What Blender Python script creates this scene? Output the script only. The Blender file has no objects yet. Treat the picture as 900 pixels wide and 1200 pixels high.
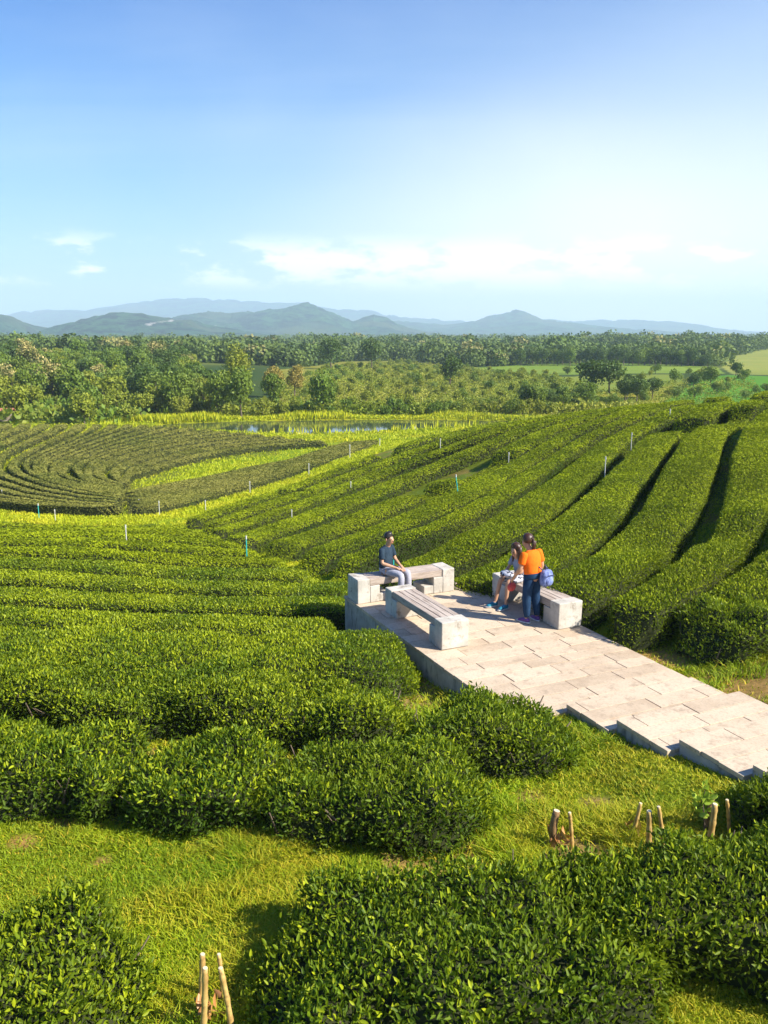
import bpy, math, random
import numpy as np
random.seed(7)
RNG = np.random.default_rng(11)
PI = math.pi

# ------------------------------------------------------------------ camera, sky, sun, exposure
scene = bpy.context.scene
F = 1000.0                      # focal length in pixels of a 900 x 1200 frame
PITCH = math.atan(211 / F)
CAM_H = 5.05
cam_data = bpy.data.cameras.new("camera")
cam_data.sensor_fit = 'VERTICAL'
cam_data.sensor_height = 36.0
cam_data.lens = 36.0 * F / 1200.0
cam_data.clip_start = 0.05
cam_data.clip_end = 80000
cam = bpy.data.objects.new("camera", cam_data)
scene.collection.objects.link(cam)
cam.location = (0, 0, CAM_H)
cam.rotation_euler = (PI / 2 - PITCH, 0, 0)
scene.camera = cam

SUN_EL = math.radians(38)
SUN_AZ = math.radians(112)      # clockwise from +Y (the way the camera looks): from the right, a little behind
sun_dir = (math.cos(SUN_EL) * math.sin(SUN_AZ), math.cos(SUN_EL) * math.cos(SUN_AZ), math.sin(SUN_EL))
sl = bpy.data.lights.new("sun", 'SUN')
sl.energy = 4.9
sl.angle = math.radians(0.5)
sl.color = (1.0, 0.93, 0.81)
so = bpy.data.objects.new("sun", sl)
scene.collection.objects.link(so)
from mathutils import Vector, Matrix, Euler
so.rotation_euler = Vector(sun_dir).to_track_quat('Z', 'Y').to_euler()
so.location = (30, -10, 60)

world = bpy.data.worlds.new("World")
scene.world = world
world.use_nodes = True
wn, wl = world.node_tree.nodes, world.node_tree.links
wn.clear()


def wnode(t, **kw):
    n = wn.new(t)
    for k, v in kw.items():
        if k == 'inp':
            for i, val in v.items():
                n.inputs[i].default_value = val
        else:
            setattr(n, k, v)
    return n


def wmath(op, a, b=None, c=None, clamp=False):
    n = wn.new('ShaderNodeMath')
    n.operation = op
    n.use_clamp = clamp
    for i, v in enumerate((a, b, c)):
        if v is None:
            continue
        if isinstance(v, (int, float)):
            n.inputs[i].default_value = v
        else:
            wl.new(v, n.inputs[i])
    return n.outputs[0]


def wramp(v, lo, hi):
    n = wn.new('ShaderNodeMapRange')
    n.interpolation_type = 'SMOOTHSTEP'
    wl.new(v, n.inputs[0])
    n.inputs[1].default_value = lo
    n.inputs[2].default_value = hi
    return n.outputs[0]


def wmix(f, a, b):
    n = wn.new('ShaderNodeMix')
    n.data_type = 'RGBA'
    if isinstance(f, (int, float)):
        n.inputs['Factor'].default_value = f
    else:
        wl.new(f, n.inputs['Factor'])
    for key, v in ((6, a), (7, b)):
        if isinstance(v, tuple):
            n.inputs[key].default_value = v
        else:
            wl.new(v, n.inputs[key])
    return n.outputs[2]


sky = wnode('ShaderNodeTexSky', sky_type='NISHITA', sun_disc=False, sun_elevation=SUN_EL,
            sun_rotation=SUN_AZ, altitude=400, air_density=1.0, dust_density=1.2, ozone_density=3.0)
hsv = wnode('ShaderNodeHueSaturation', inp={'Hue': 0.5, 'Saturation': 1.25, 'Value': 1.0})
skm = wnode('ShaderNodeMix', data_type='RGBA', blend_type='MULTIPLY')
skm.inputs['Factor'].default_value = 1.0
wl.new(sky.outputs[0], skm.inputs[6])

tc = wnode('ShaderNodeTexCoord')
sep = wnode('ShaderNodeSeparateXYZ')
wl.new(tc.outputs['Generated'], sep.inputs[0])
X, Y, Z = sep.outputs
az = wmath('ARCTAN2', X, Y)                      # 0 straight ahead, + right
el = wmath('ARCSINE', Z)
wl.new(wmix(wramp(el, -0.02, 0.56), (0.54, 0.92, 1.05, 1), (0.0, 0.38, 0.98, 1)), skm.inputs[7])
wl.new(skm.outputs[2], hsv.inputs['Color'])
# thin high cloud, stretched into wisps
cv = wnode('ShaderNodeCombineXYZ')
zz = wmath('ADD', Z, 0.12)
wl.new(wmath('DIVIDE', X, zz), cv.inputs[0])
wl.new(wmath('DIVIDE', Y, zz), cv.inputs[1])
mp = wnode('ShaderNodeMapping')
mp.inputs['Rotation'].default_value = (0, 0, math.radians(-32))
mp.inputs['Scale'].default_value = (0.35, 1.3, 1)
wl.new(cv.outputs[0], mp.inputs[0])
nz = wnode('ShaderNodeTexNoise', inp={'Scale': 0.9, 'Detail': 7.0, 'Roughness': 0.55, 'Distortion': 0.6})
wl.new(mp.outputs[0], nz.inputs['Vector'])
wisp = wramp(nz.outputs[0], 0.42, 0.80)
# veil of bright thin cloud: low in the sky and towards the sun side
veil_c = wmath('ADD', wmath('MULTIPLY', az, 0.34), wmath('MULTIPLY', el, -1.75))
veil_n = wnode('ShaderNodeTexNoise', inp={'Scale': 2.2, 'Detail': 5.0, 'Roughness': 0.5})
wl.new(tc.outputs['Generated'], veil_n.inputs['Vector'])
veil = wramp(wmath('ADD', veil_c, wmath('MULTIPLY', wmath('SUBTRACT', veil_n.outputs[0], 0.5), 0.35)), -0.80, 0.0)
# low cumulus bank over the hills
bv = wnode('ShaderNodeCombineXYZ')
wl.new(wmath('MULTIPLY', az, 1.0), bv.inputs[0])
wl.new(wmath('MULTIPLY', el, 2.6), bv.inputs[1])
bn = wnode('ShaderNodeTexNoise', inp={'Scale': 13.0, 'Detail': 9.0, 'Roughness': 0.6})
wl.new(bv.outputs[0], bn.inputs['Vector'])
band = wmath('MULTIPLY', wramp(el, 0.040, 0.066), wmath('SUBTRACT', 1.0, wramp(el, 0.078, 0.112)))
bump_ = wmath('MULTIPLY', wmath('SUBTRACT', 1.0, wramp(wmath('ABSOLUTE', wmath('ADD', az, -0.08)), 0.08, 0.36)), 0.15)
cum = wmath('MULTIPLY', wramp(wmath('ADD', bn.outputs[0], bump_), 0.53, 0.66), band)
c1 = wmix(wmath('MULTIPLY', wisp, 0.13), hsv.outputs[0], (7.2, 7.6, 8.2, 1))
c2 = wmix(wmath('MULTIPLY', veil, 0.88), c1, (4.1, 4.9, 6.0, 1))
gd = wmath('SQRT', wmath('ADD', wmath('POWER', wmath('ABSOLUTE', wmath('MULTIPLY', wmath('SUBTRACT', az, 0.30), 0.62)), 2.0), wmath('POWER', wmath('ABSOLUTE', wmath('MULTIPLY', wmath('SUBTRACT', el, 0.03), 1.15)), 2.0)))
gl = wmath('SUBTRACT', 1.0, wramp(wmath('ADD', gd, wmath('MULTIPLY', wmath('SUBTRACT', veil_n.outputs[0], 0.5), 0.22)), 0.0, 0.32))
c2 = wmix(wmath('MULTIPLY', gl, 0.85), c2, (7.4, 7.2, 7.3, 1))
c3 = wmix(wmath('MULTIPLY', cum, 0.75), c2, (9.5, 9.0, 8.8, 1))
bg = wnode('ShaderNodeBackground', inp={'Strength': 0.086})
wl.new(c3, bg.inputs['Color'])
wo = wnode('ShaderNodeOutputWorld')
wl.new(bg.outputs[0], wo.inputs[0])

scene.view_settings.view_transform = 'Standard'
scene.view_settings.look = 'None'
scene.view_settings.exposure = 1.12
scene.view_settings.gamma = 1.0
scene.render.engine = 'CYCLES'
cy = scene.cycles
cy.use_denoising = True
cy.max_bounces = 6
cy.diffuse_bounces = 3
cy.glossy_bounces = 2
cy.transmission_bounces = 4
cy.volume_bounces = 3
cy.transparent_max_bounces = 4
cy.caustics_reflective = False
cy.caustics_refractive = False
cy.sample_clamp_indirect = 6.0


# ------------------------------------------------------------------ helpers
def ray(px, py):
    u = (px - 450) / F
    v = (600 - py) / F
    return np.array([u, math.cos(PITCH) + v * math.sin(PITCH), -math.sin(PITCH) + v * math.cos(PITCH)])


def on_plane(px, py, z=0.0):
    r = ray(px, py)
    t = (z - CAM_H) / r[2]
    return float(r[0] * t), float(r[1] * t)


def at_depth(px, py, Yd):
    r = ray(px, py)
    t = Yd / r[1]
    return float(r[0] * t), Yd, float(CAM_H + r[2] * t)


_perm = np.random.default_rng(5).random((64, 64, 64)).astype(np.float32)


def vnoise(x, y, z=0.0, scale=1.0):
    """value noise 0..1, vectorised"""
    x = np.asarray(x, float) * scale
    y = np.asarray(y, float) * scale
    z = np.zeros_like(x) + np.asarray(z, float) * scale
    xi, yi, zi = np.floor(x).astype(int), np.floor(y).astype(int), np.floor(z).astype(int)
    fx, fy, fz = x - xi, y - yi, z - zi
    fx, fy, fz = [f * f * (3 - 2 * f) for f in (fx, fy, fz)]
    r = 0
    for dx in (0, 1):
        for dy in (0, 1):
            for dz in (0, 1):
                w = (fx if dx else 1 - fx) * (fy if dy else 1 - fy) * (fz if dz else 1 - fz)
                r = r + w * _perm[(xi + dx) % 64, (yi + dy) % 64, (zi + dz) % 64]
    return r


def fbm(x, y, z=0.0, scale=1.0, octv=4, rough=0.5):
    a, s, t, r = 1.0, scale, 0.0, 0.0
    for k in range(octv):
        r = r + a * vnoise(np.asarray(x) + 17.3 * k, np.asarray(y) + 9.1 * k, np.asarray(z) + 3.7 * k, s)
        t += a
        a *= rough
        s *= 2.03
    return r / t


def smooth(v, a, b):
    t = np.clip((np.asarray(v, float) - a) / (b - a), 0, 1)
    return t * t * (3 - 2 * t)


def tag(o, label=None, cat=None, group=None, kind=None):
    if label:
        o["label"] = label
    if cat:
        o["category"] = cat
    if group:
        o["group"] = group
    if kind:
        o["kind"] = kind
    return o


def link(o, parent=None):
    scene.collection.objects.link(o)
    if parent is not None:
        o.parent = parent
    return o


def empty(name, loc=(0, 0, 0), rz=0.0):
    o = bpy.data.objects.new(name, None)
    o.empty_display_size = 0.2
    o.location = loc
    o.rotation_euler = (0, 0, rz)
    return link(o)


def mesh_np(name, v, quads=None, tris=None, mat=None, smooth_shade=False, attrs=None, mats=None, mat_idx=None):
    """big mesh from numpy arrays"""
    v = np.asarray(v, np.float32).reshape(-1, 3)
    me = bpy.data.meshes.new(name)
    nq = 0 if quads is None else len(quads)
    nt = 0 if tris is None else len(tris)
    loops = []
    starts = []
    if nq:
        q = np.asarray(quads, np.int32)
        loops.append(q.ravel())
        starts.append(np.arange(nq, dtype=np.int32) * 4)
    if nt:
        t = np.asarray(tris, np.int32)
        loops.append(t.ravel())
        starts.append(nq * 4 + np.arange(nt, dtype=np.int32) * 3)
    loops = np.concatenate(loops)
    starts = np.concatenate(starts)
    me.vertices.add(len(v))
    me.vertices.foreach_set("co", v.ravel())
    me.loops.add(len(loops))
    me.loops.foreach_set("vertex_index", loops)
    me.polygons.add(nq + nt)
    me.polygons.foreach_set("loop_start", starts)
    if mat_idx is not None:
        me.polygons.foreach_set("material_index", np.asarray(mat_idx, np.int32))
    me.update(calc_edges=True)
    if smooth_shade:
        me.polygons.foreach_set("use_smooth", np.ones(nq + nt, bool))
    if attrs:
        for an, (kind, data) in attrs.items():
            if kind == 'COLOR':
                a = me.color_attributes.new(an, 'FLOAT_COLOR', 'POINT')
                d = np.ones((len(v), 4), np.float32)
                d[:, :3] = data
                a.data.foreach_set("color", d.ravel())
            else:
                a = me.attributes.new(an, 'FLOAT', 'POINT')
                a.data.foreach_set("value", np.asarray(data, np.float32))
    for m in (mats or ([mat] if mat else [])):
        me.materials.append(m)
    return me


class MB:
    """collects simple shapes and makes one mesh object of them"""

    def __init__(self):
        self.v, self.f = [], []

    def box(self, c, s, rz=0.0, jit=0.0, M=None):
        b = len(self.v)
        cr, sr = math.cos(rz), math.sin(rz)
        for dz in (-1, 1):
            for dx, dy in ((-1, -1), (1, -1), (1, 1), (-1, 1)):
                x, y, z = dx * s[0] / 2, dy * s[1] / 2, dz * s[2] / 2
                x += random.uniform(-jit, jit); y += random.uniform(-jit, jit); z += random.uniform(-jit, jit)
                p = Vector((c[0] + x * cr - y * sr, c[1] + x * sr + y * cr, c[2] + z))
                if M:
                    p = M @ p
                self.v.append(tuple(p))
        for q in ((0, 3, 2, 1), (4, 5, 6, 7), (0, 1, 5, 4), (1, 2, 6, 5), (2, 3, 7, 6), (3, 0, 4, 7)):
            self.f.append([b + i for i in q])

    def prism(self, poly, z0, z1):
        b = len(self.v)
        n = len(poly)
        for z in (z0, z1):
            for i, p in enumerate(poly):
                self.v.append((p[0], p[1], z[i] if isinstance(z, (list, tuple)) else z))
        self.f.append([b + n + i for i in range(n)])
        self.f.append([b + i for i in reversed(range(n))])
        for i in range(n):
            j = (i + 1) % n
            self.f.append([b + i, b + j, b + n + j, b + n + i])

    def tube(self, pts, rad, seg=8, cap=True):
        pts = [Vector(p) for p in pts]
        n = len(pts)
        if not isinstance(rad, (list, tuple)):
            rad = [rad] * n
        b = len(self.v)
        for i, p in enumerate(pts):
            d = (pts[min(i + 1, n - 1)] - pts[max(i - 1, 0)]).normalized()
            a = d.cross(Vector((0, 0, 1)) if abs(d.z) < 0.9 else Vector((1, 0, 0))).normalized()
            c = d.cross(a)
            for k in range(seg):
                t = 2 * PI * k / seg
                self.v.append(tuple(p + (a * math.cos(t) + c * math.sin(t)) * rad[i]))
        for i in range(n - 1):
            for k in range(seg):
                k2 = (k + 1) % seg
                self.f.append([b + i * seg + k, b + i * seg + k2, b + (i + 1) * seg + k2, b + (i + 1) * seg + k])
        if cap:
            self.f.append([b + k for k in reversed(range(seg))])
            self.f.append([b + (n - 1) * seg + k for k in range(seg)])

    def ball(self, c, r, seg=14, rings=9, fn=None):
        b = len(self.v)
        if not isinstance(r, (list, tuple)):
            r = (r, r, r)
        for i in range(rings + 1):
            ph = PI * i / rings
            for k in range(seg):
                t = 2 * PI * k / seg
                p = Vector((math.sin(ph) * math.cos(t), math.sin(ph) * math.sin(t), math.cos(ph)))
                q = Vector((p.x * r[0], p.y * r[1], p.z * r[2]))
                if fn:
                    q = fn(p, q)
                self.v.append((c[0] + q.x, c[1] + q.y, c[2] + q.z))
        for i in range(rings):
            for k in range(seg):
                k2 = (k + 1) % seg
                self.f.append([b + i * seg + k, b + (i + 1) * seg + k, b + (i + 1) * seg + k2, b + i * seg + k2])

    def build(self, name, mat, parent=None, bevel=0.0, smooth_shade=False, subsurf=0):
        me = bpy.data.meshes.new(name)
        me.from_pydata(self.v, [], self.f)
        me.update()
        if smooth_shade:
            me.polygons.foreach_set("use_smooth", [True] * len(me.polygons))
        if mat:
            me.materials.append(mat)
        o = bpy.data.objects.new(name, me)
        link(o, parent)
        if bevel:
            m = o.modifiers.new("bevel", 'BEVEL')
            m.width = bevel
            m.segments = 2
            m.limit_method = 'ANGLE'
        if subsurf:
            m = o.modifiers.new("sub", 'SUBSURF')
            m.levels = m.render_levels = subsurf
        return o


# ------------------------------------------------------------------ materials
class Mat:
    def __init__(self, name):
        self.m = bpy.data.materials.new(name)
        self.m.use_nodes = True
        self.n, self.l = self.m.node_tree.nodes, self.m.node_tree.links
        self.p = self.n['Principled BSDF']
        self.out = self.n['Material Output']

    def node(self, t, inp=None, **kw):
        n = self.n.new(t)
        for k, v in kw.items():
            setattr(n, k, v)
        for k, v in (inp or {}).items():
            if hasattr(v, 'is_linked'):
                self.l.new(v, n.inputs[k])
            else:
                n.inputs[k].default_value = v
        return n

    def noise(self, scale, detail=4.0, rough=0.55, vec=None, dist=0.0):
        n = self.node('ShaderNodeTexNoise', {'Scale': scale, 'Detail': detail, 'Roughness': rough, 'Distortion': dist})
        if vec is not None:
            self.l.new(vec, n.inputs['Vector'])
        return n.outputs[0]

    def pos(self):
        return self.node('ShaderNodeNewGeometry').outputs['Position']

    def obj(self):
        return self.node('ShaderNodeTexCoord').outputs['Object']

    def ramp(self, v, lo, hi, a=0.0, b=1.0):
        n = self.node('ShaderNodeMapRange')
        self.l.new(v, n.inputs[0])
        for i, x in enumerate((lo, hi, a, b)):
            n.inputs[i + 1].default_value = x
        return n.outputs[0]

    def math(self, op, a, b):
        n = self.node('ShaderNodeMath', operation=op)
        for i, v in enumerate((a, b)):
            if isinstance(v, (int, float)):
                n.inputs[i].default_value = v
            else:
                self.l.new(v, n.inputs[i])
        return n.outputs[0]

    def mix(self, f, a, b, mode='MIX'):
        n = self.node('ShaderNodeMix', data_type='RGBA', blend_type=mode)
        if isinstance(f, (int, float)):
            n.inputs['Factor'].default_value = f
        else:
            self.l.new(f, n.inputs['Factor'])
        for k, v in ((6, a), (7, b)):
            if isinstance(v, (tuple, list)):
                n.inputs[k].default_value = (*v[:3], 1)
            else:
                self.l.new(v, n.inputs[k])
        return n.outputs[2]

    def bump(self, h, strength=0.3, dist=0.02):
        b = self.node('ShaderNodeBump', {'Strength': strength, 'Distance': dist})
        self.l.new(h, b.inputs['Height'])
        self.l.new(b.outputs[0], self.p.inputs['Normal'])

    def col(self, c):
        if isinstance(c, (tuple, list)):
            self.p.inputs['Base Color'].default_value = (*c[:3], 1)
        else:
            self.l.new(c, self.p.inputs['Base Color'])

    def rough(self, r, spec=0.5):
        self.p.inputs['Roughness'].default_value = r
        self.p.inputs['Specular IOR Level'].default_value = spec


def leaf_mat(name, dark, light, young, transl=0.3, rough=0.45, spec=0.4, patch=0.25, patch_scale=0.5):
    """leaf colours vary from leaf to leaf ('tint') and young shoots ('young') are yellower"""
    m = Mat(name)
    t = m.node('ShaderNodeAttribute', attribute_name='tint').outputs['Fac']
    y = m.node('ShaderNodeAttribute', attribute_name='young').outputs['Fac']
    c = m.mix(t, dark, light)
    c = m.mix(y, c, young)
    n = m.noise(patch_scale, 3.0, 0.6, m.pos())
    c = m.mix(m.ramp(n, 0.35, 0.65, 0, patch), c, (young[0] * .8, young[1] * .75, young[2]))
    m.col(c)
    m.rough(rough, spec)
    tr = m.node('ShaderNodeBsdfTranslucent')
    m.l.new(m.mix(0.5, c, (0.30, 0.42, 0.02), 'MIX'), tr.inputs['Color'])
    ms = m.node('ShaderNodeMixShader')
    ms.inputs[0].default_value = transl
    m.l.new(m.p.outputs[0], ms.inputs[1])
    m.l.new(tr.outputs[0], ms.inputs[2])
    m.l.new(ms.outputs[0], m.out.inputs['Surface'])
    return m.m


M = {}
M['tea'] = leaf_mat('tea_leaves', (0.030, 0.074, 0.006), (0.140, 0.220, 0.009), (0.38, 0.44, 0.012), 0.28, 0.5, 0.18, 0.25, 0.6)
M['tea_far'] = leaf_mat('tea_leaves_slope', (0.034, 0.070, 0.005), (0.122, 0.172, 0.008), (0.35, 0.415, 0.010), 0.22, 0.65, 0.10, 0.40, 0.22)
M['tea_clipped'] = leaf_mat('tea_leaves_clipped', (0.052, 0.078, 0.015), (0.125, 0.145, 0.028), (0.32, 0.31, 0.06), 0.12, 0.7, 0.1, 0.5, 0.10)
M['grass'] = leaf_mat('grass_blades', (0.13, 0.25, 0.006), (0.34, 0.46, 0.008), (0.58, 0.47, 0.03), 0.30, 0.6, 0.2, 0.25, 0.45)

M['grass_track'] = leaf_mat('track_grass', (0.26, 0.34, 0.010), (0.46, 0.53, 0.014), (0.66, 0.60, 0.03), 0.30, 0.6, 0.2, 0.2, 0.45)
_m = Mat('hedge_wood')
_m.col(_m.mix(_m.noise(9, 5), (0.018, 0.028, 0.009), (0.042, 0.044, 0.018)))
_m.rough(0.9, 0.1)
M['core'] = _m.m
_m = Mat('branch_bark')
_m.col(_m.mix(_m.noise(14, 5, vec=_m.obj()), (0.07, 0.05, 0.035), (0.22, 0.17, 0.12)))
_m.rough(0.85, 0.2)
M['bark'] = _m.m


def simple(name, a, b, scale, rough=0.8, spec=0.3, bump=0.0, dist=0.01, detail=5):
    m = Mat(name)
    n = m.noise(scale, detail, 0.6, m.obj())
    m.col(m.mix(m.ramp(n, 0.3, 0.7), a, b))
    m.rough(rough, spec)
    if bump:
        m.bump(m.noise(scale * 4, 6, 0.65, m.obj()), bump, dist)
    return m.m


# ground: colour attribute of the zones, broken up by noise
_m = Mat('ground_cover')
g = _m.node('ShaderNodeVertexColor', layer_name='zone').outputs[0]
P_ = _m.pos()
f1 = _m.noise(0.35, 5, 0.6, P_)
f2 = _m.noise(6.0, 5, 0.65, P_)
f3 = _m.noise(0.02, 4, 0.6, P_)
c = _m.mix(_m.ramp(f1, 0.35, 0.7), g, _m.mix(1.0, g, (1.25, 0.95, 0.8), 'MULTIPLY'))
c = _m.mix(_m.ramp(f2, 0.3, 0.7), c, _m.mix(1.0, c, (0.62, 0.68, 0.6), 'MULTIPLY'))
c = _m.mix(_m.ramp(f3, 0.4, 0.62), c, _m.mix(1.0, c, (0.80, 0.9, 0.85), 'MULTIPLY'))
_m.col(c)
_m.rough(0.95, 0.1)
_m.bump(_m.noise(5.0, 8, 0.7, P_), 0.7, 0.06)
M['ground'] = _m.m


# ------------------------------------------------------------------ terrain height
# control points of the slope: picture position + distance gives height; near ground in metres
_ctl = []


def C(px, py, Yd, dz=0.0):
    x, y, z = at_depth(px, py, Yd)
    _ctl.append((x, y, z + dz))


def W(x, y, z):
    _ctl.append((x, y, z))


for x, y, z in ((0, -25, 1.2), (-30, -20, 0.6), (30, -20, 2.0), (0, 0, .30), (-12, 2, .1), (12, 2, .9), (-6, 6, .0), (0, 6, .1), (4, 6, .35),
                (7, 8, .6), (0, 8.2, 0.0), (-5, 9, -.10), (2.4, 8.6, .10), (3.2, 8.2, .2), (-4, 11, -.30), (0.3, 10.4, -.22), (1.6, 9.7, -.05), (2.4, 10.3, -.03),
                (-6, 14, -.6), (-2, 13, -.48), (0.6, 12.0, -.38), (-.8, 15.2, -.72), (-1.2, 17.5, -1.05), (-6, 19, -1.25), (-1.5, 20.5, -1.5), (1.5, 18.0, -.85),
                (3.0, 17, -.40), (4.3, 14.4, -.10), (4.9, 12, .0), (5.6, 10.6, .25), (7.0, 13, .25), (6.5, 17, .0), (9, 20, .3), (11, 12, .8), (3.6, 13.2, -.18), (2.6, 15.8, -.3),
                (-8, 25, -1.8), (-8, 30, -2.55), (-8, 36, -3.6), (-16, 25, -1.8), (-16, 36, -3.55), (-12, 38, -3.98), (-20, 38, -4.0),
                (-30, 30, -2.2), (-40, 42, -3.6), (-30, 10, -.2), (30, 10, 2.0), (30, 30, 2.4), (34, 44, 1.9), (30, 62, -1.6), (45, 60, -1.6), (12, 72, -3.6)):
    W(x, y, z)
C(410, 690, 21.5); C(375, 675, 24); C(290, 645, 31); C(210, 612, 39.5)
C(450, 672, 22.5, -.5); C(535, 655, 21, -.5); C(620, 650, 20, -.5)
C(700, 600, 23.5, -.6); C(900, 600, 20.5, -.5); C(900, 530, 26.5, -.6); C(900, 471, 38, -.65); C(830, 478, 40, -.65); C(760, 487, 42.5, -.6)
C(700, 494, 45.5, -.6); C(600, 500, 51, -.6); C(520, 511, 59, -.6); C(450, 522, 67, -.5)
C(450, 555, 49, -.6); C(550, 560, 37.5, -.6); C(700, 560, 28.5, -.6); C(900, 560, 23.5, -.6); C(800, 520, 31.5, -.6); C(650, 530, 39, -.6); C(550, 530, 46, -.6)
C(250, 600, 43.5); C(350, 600, 38.5, -.4); C(450, 600, 32, -.5); C(550, 600, 27, -.5)
C(380, 640, 28.2, -.4); C(450, 640, 24.5, -.5); C(550, 640, 21.6, -.5); C(700, 640, 20.0, -.5); C(800, 660, 19, -.4)
C(0, 612, 40.5); C(120, 610, 41); C(0, 585, 48.5); C(0, 560, 58); C(200, 570, 55); C(0, 530, 71); C(100, 545, 66)
C(0, 502, 85.5, -.35); C(100, 504, 85.5, -.35); C(200, 507, 84.5, -.35); C(300, 517, 81.5, -.35); C(400, 525, 77.5); C(330, 545, 67); C(-150, 505, 85.5, -.35); C(-150, 560, 60)
for a in range(-60, 61, 10):
    r_ = 117
    W(r_ * math.sin(math.radians(a)), r_ * math.cos(math.radians(a)), -5.4)
for a in range(-60, 10, 10):
    r_ = 98
    W(r_ * math.sin(math.radians(a)), r_ * math.cos(math.radians(a)), -5.3)
W(11, 87, -4.7); W(27, 81, -4.0); W(43, 81, -4.2)
_K = np.array(_ctl)
_S = 30.0


def _phi(r2):
    return np.where(r2 > 1e-12, 0.5 * r2 * np.log(r2 + 1e-20), 0)


_n = len(_K)
_xy = _K[:, :2] / _S
_A = np.zeros((_n + 3, _n + 3))
_d2 = ((_xy[:, None] - _xy[None]) ** 2).sum(-1)
_A[:_n, :_n] = _phi(_d2) + np.eye(_n) * 2e-4
_A[:_n, _n] = 1
_A[:_n, _n + 1:] = _xy
_A[_n, :_n] = 1
_A[_n + 1:, :_n] = _xy.T
_wts = np.linalg.solve(_A, np.concatenate([_K[:, 2], [0, 0, 0]]))

K_ = 0.543                      # the far land is built at this scale around the eye point
POND_Z = -5.62
BASE_Z = CAM_H - 19.05 * K_


def h_far(x, y):
    x, y = x / K_, y / K_
    h = -14.0 + (fbm(x, y, 0, 1 / 160., 3) - 0.5) * 1.6
    # wooded rise on the left, low rises far off
    h = h + 8.5 * np.exp(-(((x + 190) / 120.) ** 2 + ((y - 400) / 110.) ** 2))
    h = h + 6.0 * np.exp(-(((x - 330) / 330.) ** 2 + ((y - 900) / 150.) ** 2))
    h = h + 2.5 * np.exp(-(((x + 250) / 420.) ** 2 + ((y - 1150) / 170.) ** 2))
    h = h + 2.5 * np.exp(-(((x - 120) / 60.) ** 2 + ((y - 330) / 60.) ** 2))
    return CAM_H + K_ * (h - CAM_H)


_GX = np.arange(-80, 81, 0.4)
_GY = np.arange(-40, 121, 0.4)
_GZ = np.zeros((len(_GX), len(_GY)))
for _i in range(len(_GX)):
    _p = np.stack([np.full(len(_GY), _GX[_i]), _GY], 1) / _S
    _d = ((_p[:, None] - _xy[None]) ** 2).sum(-1)
    _GZ[_i] = _phi(_d) @ _wts[:_n] + _wts[_n] + _p @ _wts[_n + 1:]


def tps(x, y):
    fx = np.clip((x + 80) * 2.5, 0, len(_GX) - 1.001)
    fy = np.clip((y + 40) * 2.5, 0, len(_GY) - 1.001)
    i, j = fx.astype(int), fy.astype(int)
    fx, fy = fx - i, fy - j
    return _GZ[i, j] * (1 - fx) * (1 - fy) + _GZ[i + 1, j] * fx * (1 - fy) + _GZ[i, j + 1] * (1 - fx) * fy + _GZ[i + 1, j + 1] * fx * fy


def terrain(x, y):
    x = np.asarray(x, float)
    y = np.asarray(y, float)
    shp = x.shape
    xf, yf = x.ravel(), y.ravel()
    out = h_far(xf, yf)
    r = np.hypot(xf, yf)
    w = 1 - smooth(r, 93, 112)
    w = w * (1 - smooth(-yf, 15, 40)) * (1 - smooth(np.abs(np.arctan2(xf, yf + 30)), 1.0, 1.35) * smooth(r, 30, 60))
    w = w * (1 - smooth(np.abs(xf), 66, 79)) * (1 - smooth(-yf, 25, 39))
    out = out * (1 - w) + tps(xf, yf) * w
    # slow fall of everything behind and beside the camera is kept smooth
    back = (r < 112) & (w < 1)
    out = np.where(back & (yf < 34), np.maximum(out, BASE_Z), out)
    # pond basin
    dx, dy = (xf + 3.5) / 23., (yf - 98.3 - 0.05 * xf) / 7.0
    q = dx * dx + dy * dy
    e = smooth(1.35 - q, 0, 0.7)
    out = out - 1.3 * e
    return out.reshape(shp)


def hz(x, y):
    return float(terrain(np.array([x]), np.array([y]))[0])


_t = np.concatenate([np.geomspace(3, 400, 1500), np.geomspace(402, 3000, 300)])


def hit(px, py, miss=None, off=0.0):
    r = ray(px, py)
    X_, Y_, Z_ = r[0] * _t, r[1] * _t, CAM_H + r[2] * _t
    d = Z_ - terrain(X_, Y_) - off * smooth(Y_, 6, 14)
    k = np.where(d < 0)[0]
    if len(k) == 0:
        return miss
    k = k[0]
    f = d[k - 1] / (d[k - 1] - d[k]) if k else 0
    t = _t[k - 1] + f * (_t[k] - _t[k - 1])
    return float(r[0] * t), float(r[1] * t)


def in_poly(x, y, poly):
    x = np.asarray(x); y = np.asarray(y)
    c = np.zeros(x.shape, bool)
    n = len(poly)
    for i in range(n):
        x1, y1 = poly[i]
        x2, y2 = poly[(i + 1) % n]
        m = ((y1 > y) != (y2 > y))
        with np.errstate(divide='ignore', invalid='ignore'):
            c ^= m & (x < (x2 - x1) * (y - y1) / (y2 - y1 + 1e-12) + x1)
    return c


def poly_dist(x, y, pts):
    """distance to a polyline"""
    x = np.asarray(x, float); y = np.asarray(y, float)
    best = np.full(x.shape, 1e9)
    for (x1, y1), (x2, y2) in zip(pts[:-1], pts[1:]):
        dx, dy = x2 - x1, y2 - y1
        t = np.clip(((x - x1) * dx + (y - y1) * dy) / (dx * dx + dy * dy + 1e-9), 0, 1)
        best = np.minimum(best, np.hypot(x - x1 - t * dx, y - y1 - t * dy))
    return best


# ------------------------------------------------------------------ path frame: s along (towards camera right), n across
DV = np.array([0.42, -0.9075])
NV = np.array([0.9075, 0.42])


def sn(s, n, z=None):
    p = DV * s + NV * n
    return (float(p[0]), float(p[1])) if z is None else (float(p[0]), float(p[1]), z)


PATH_RZ = math.atan2(NV[1], NV[0])     # box x axis = across (n), y axis = -s

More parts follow.
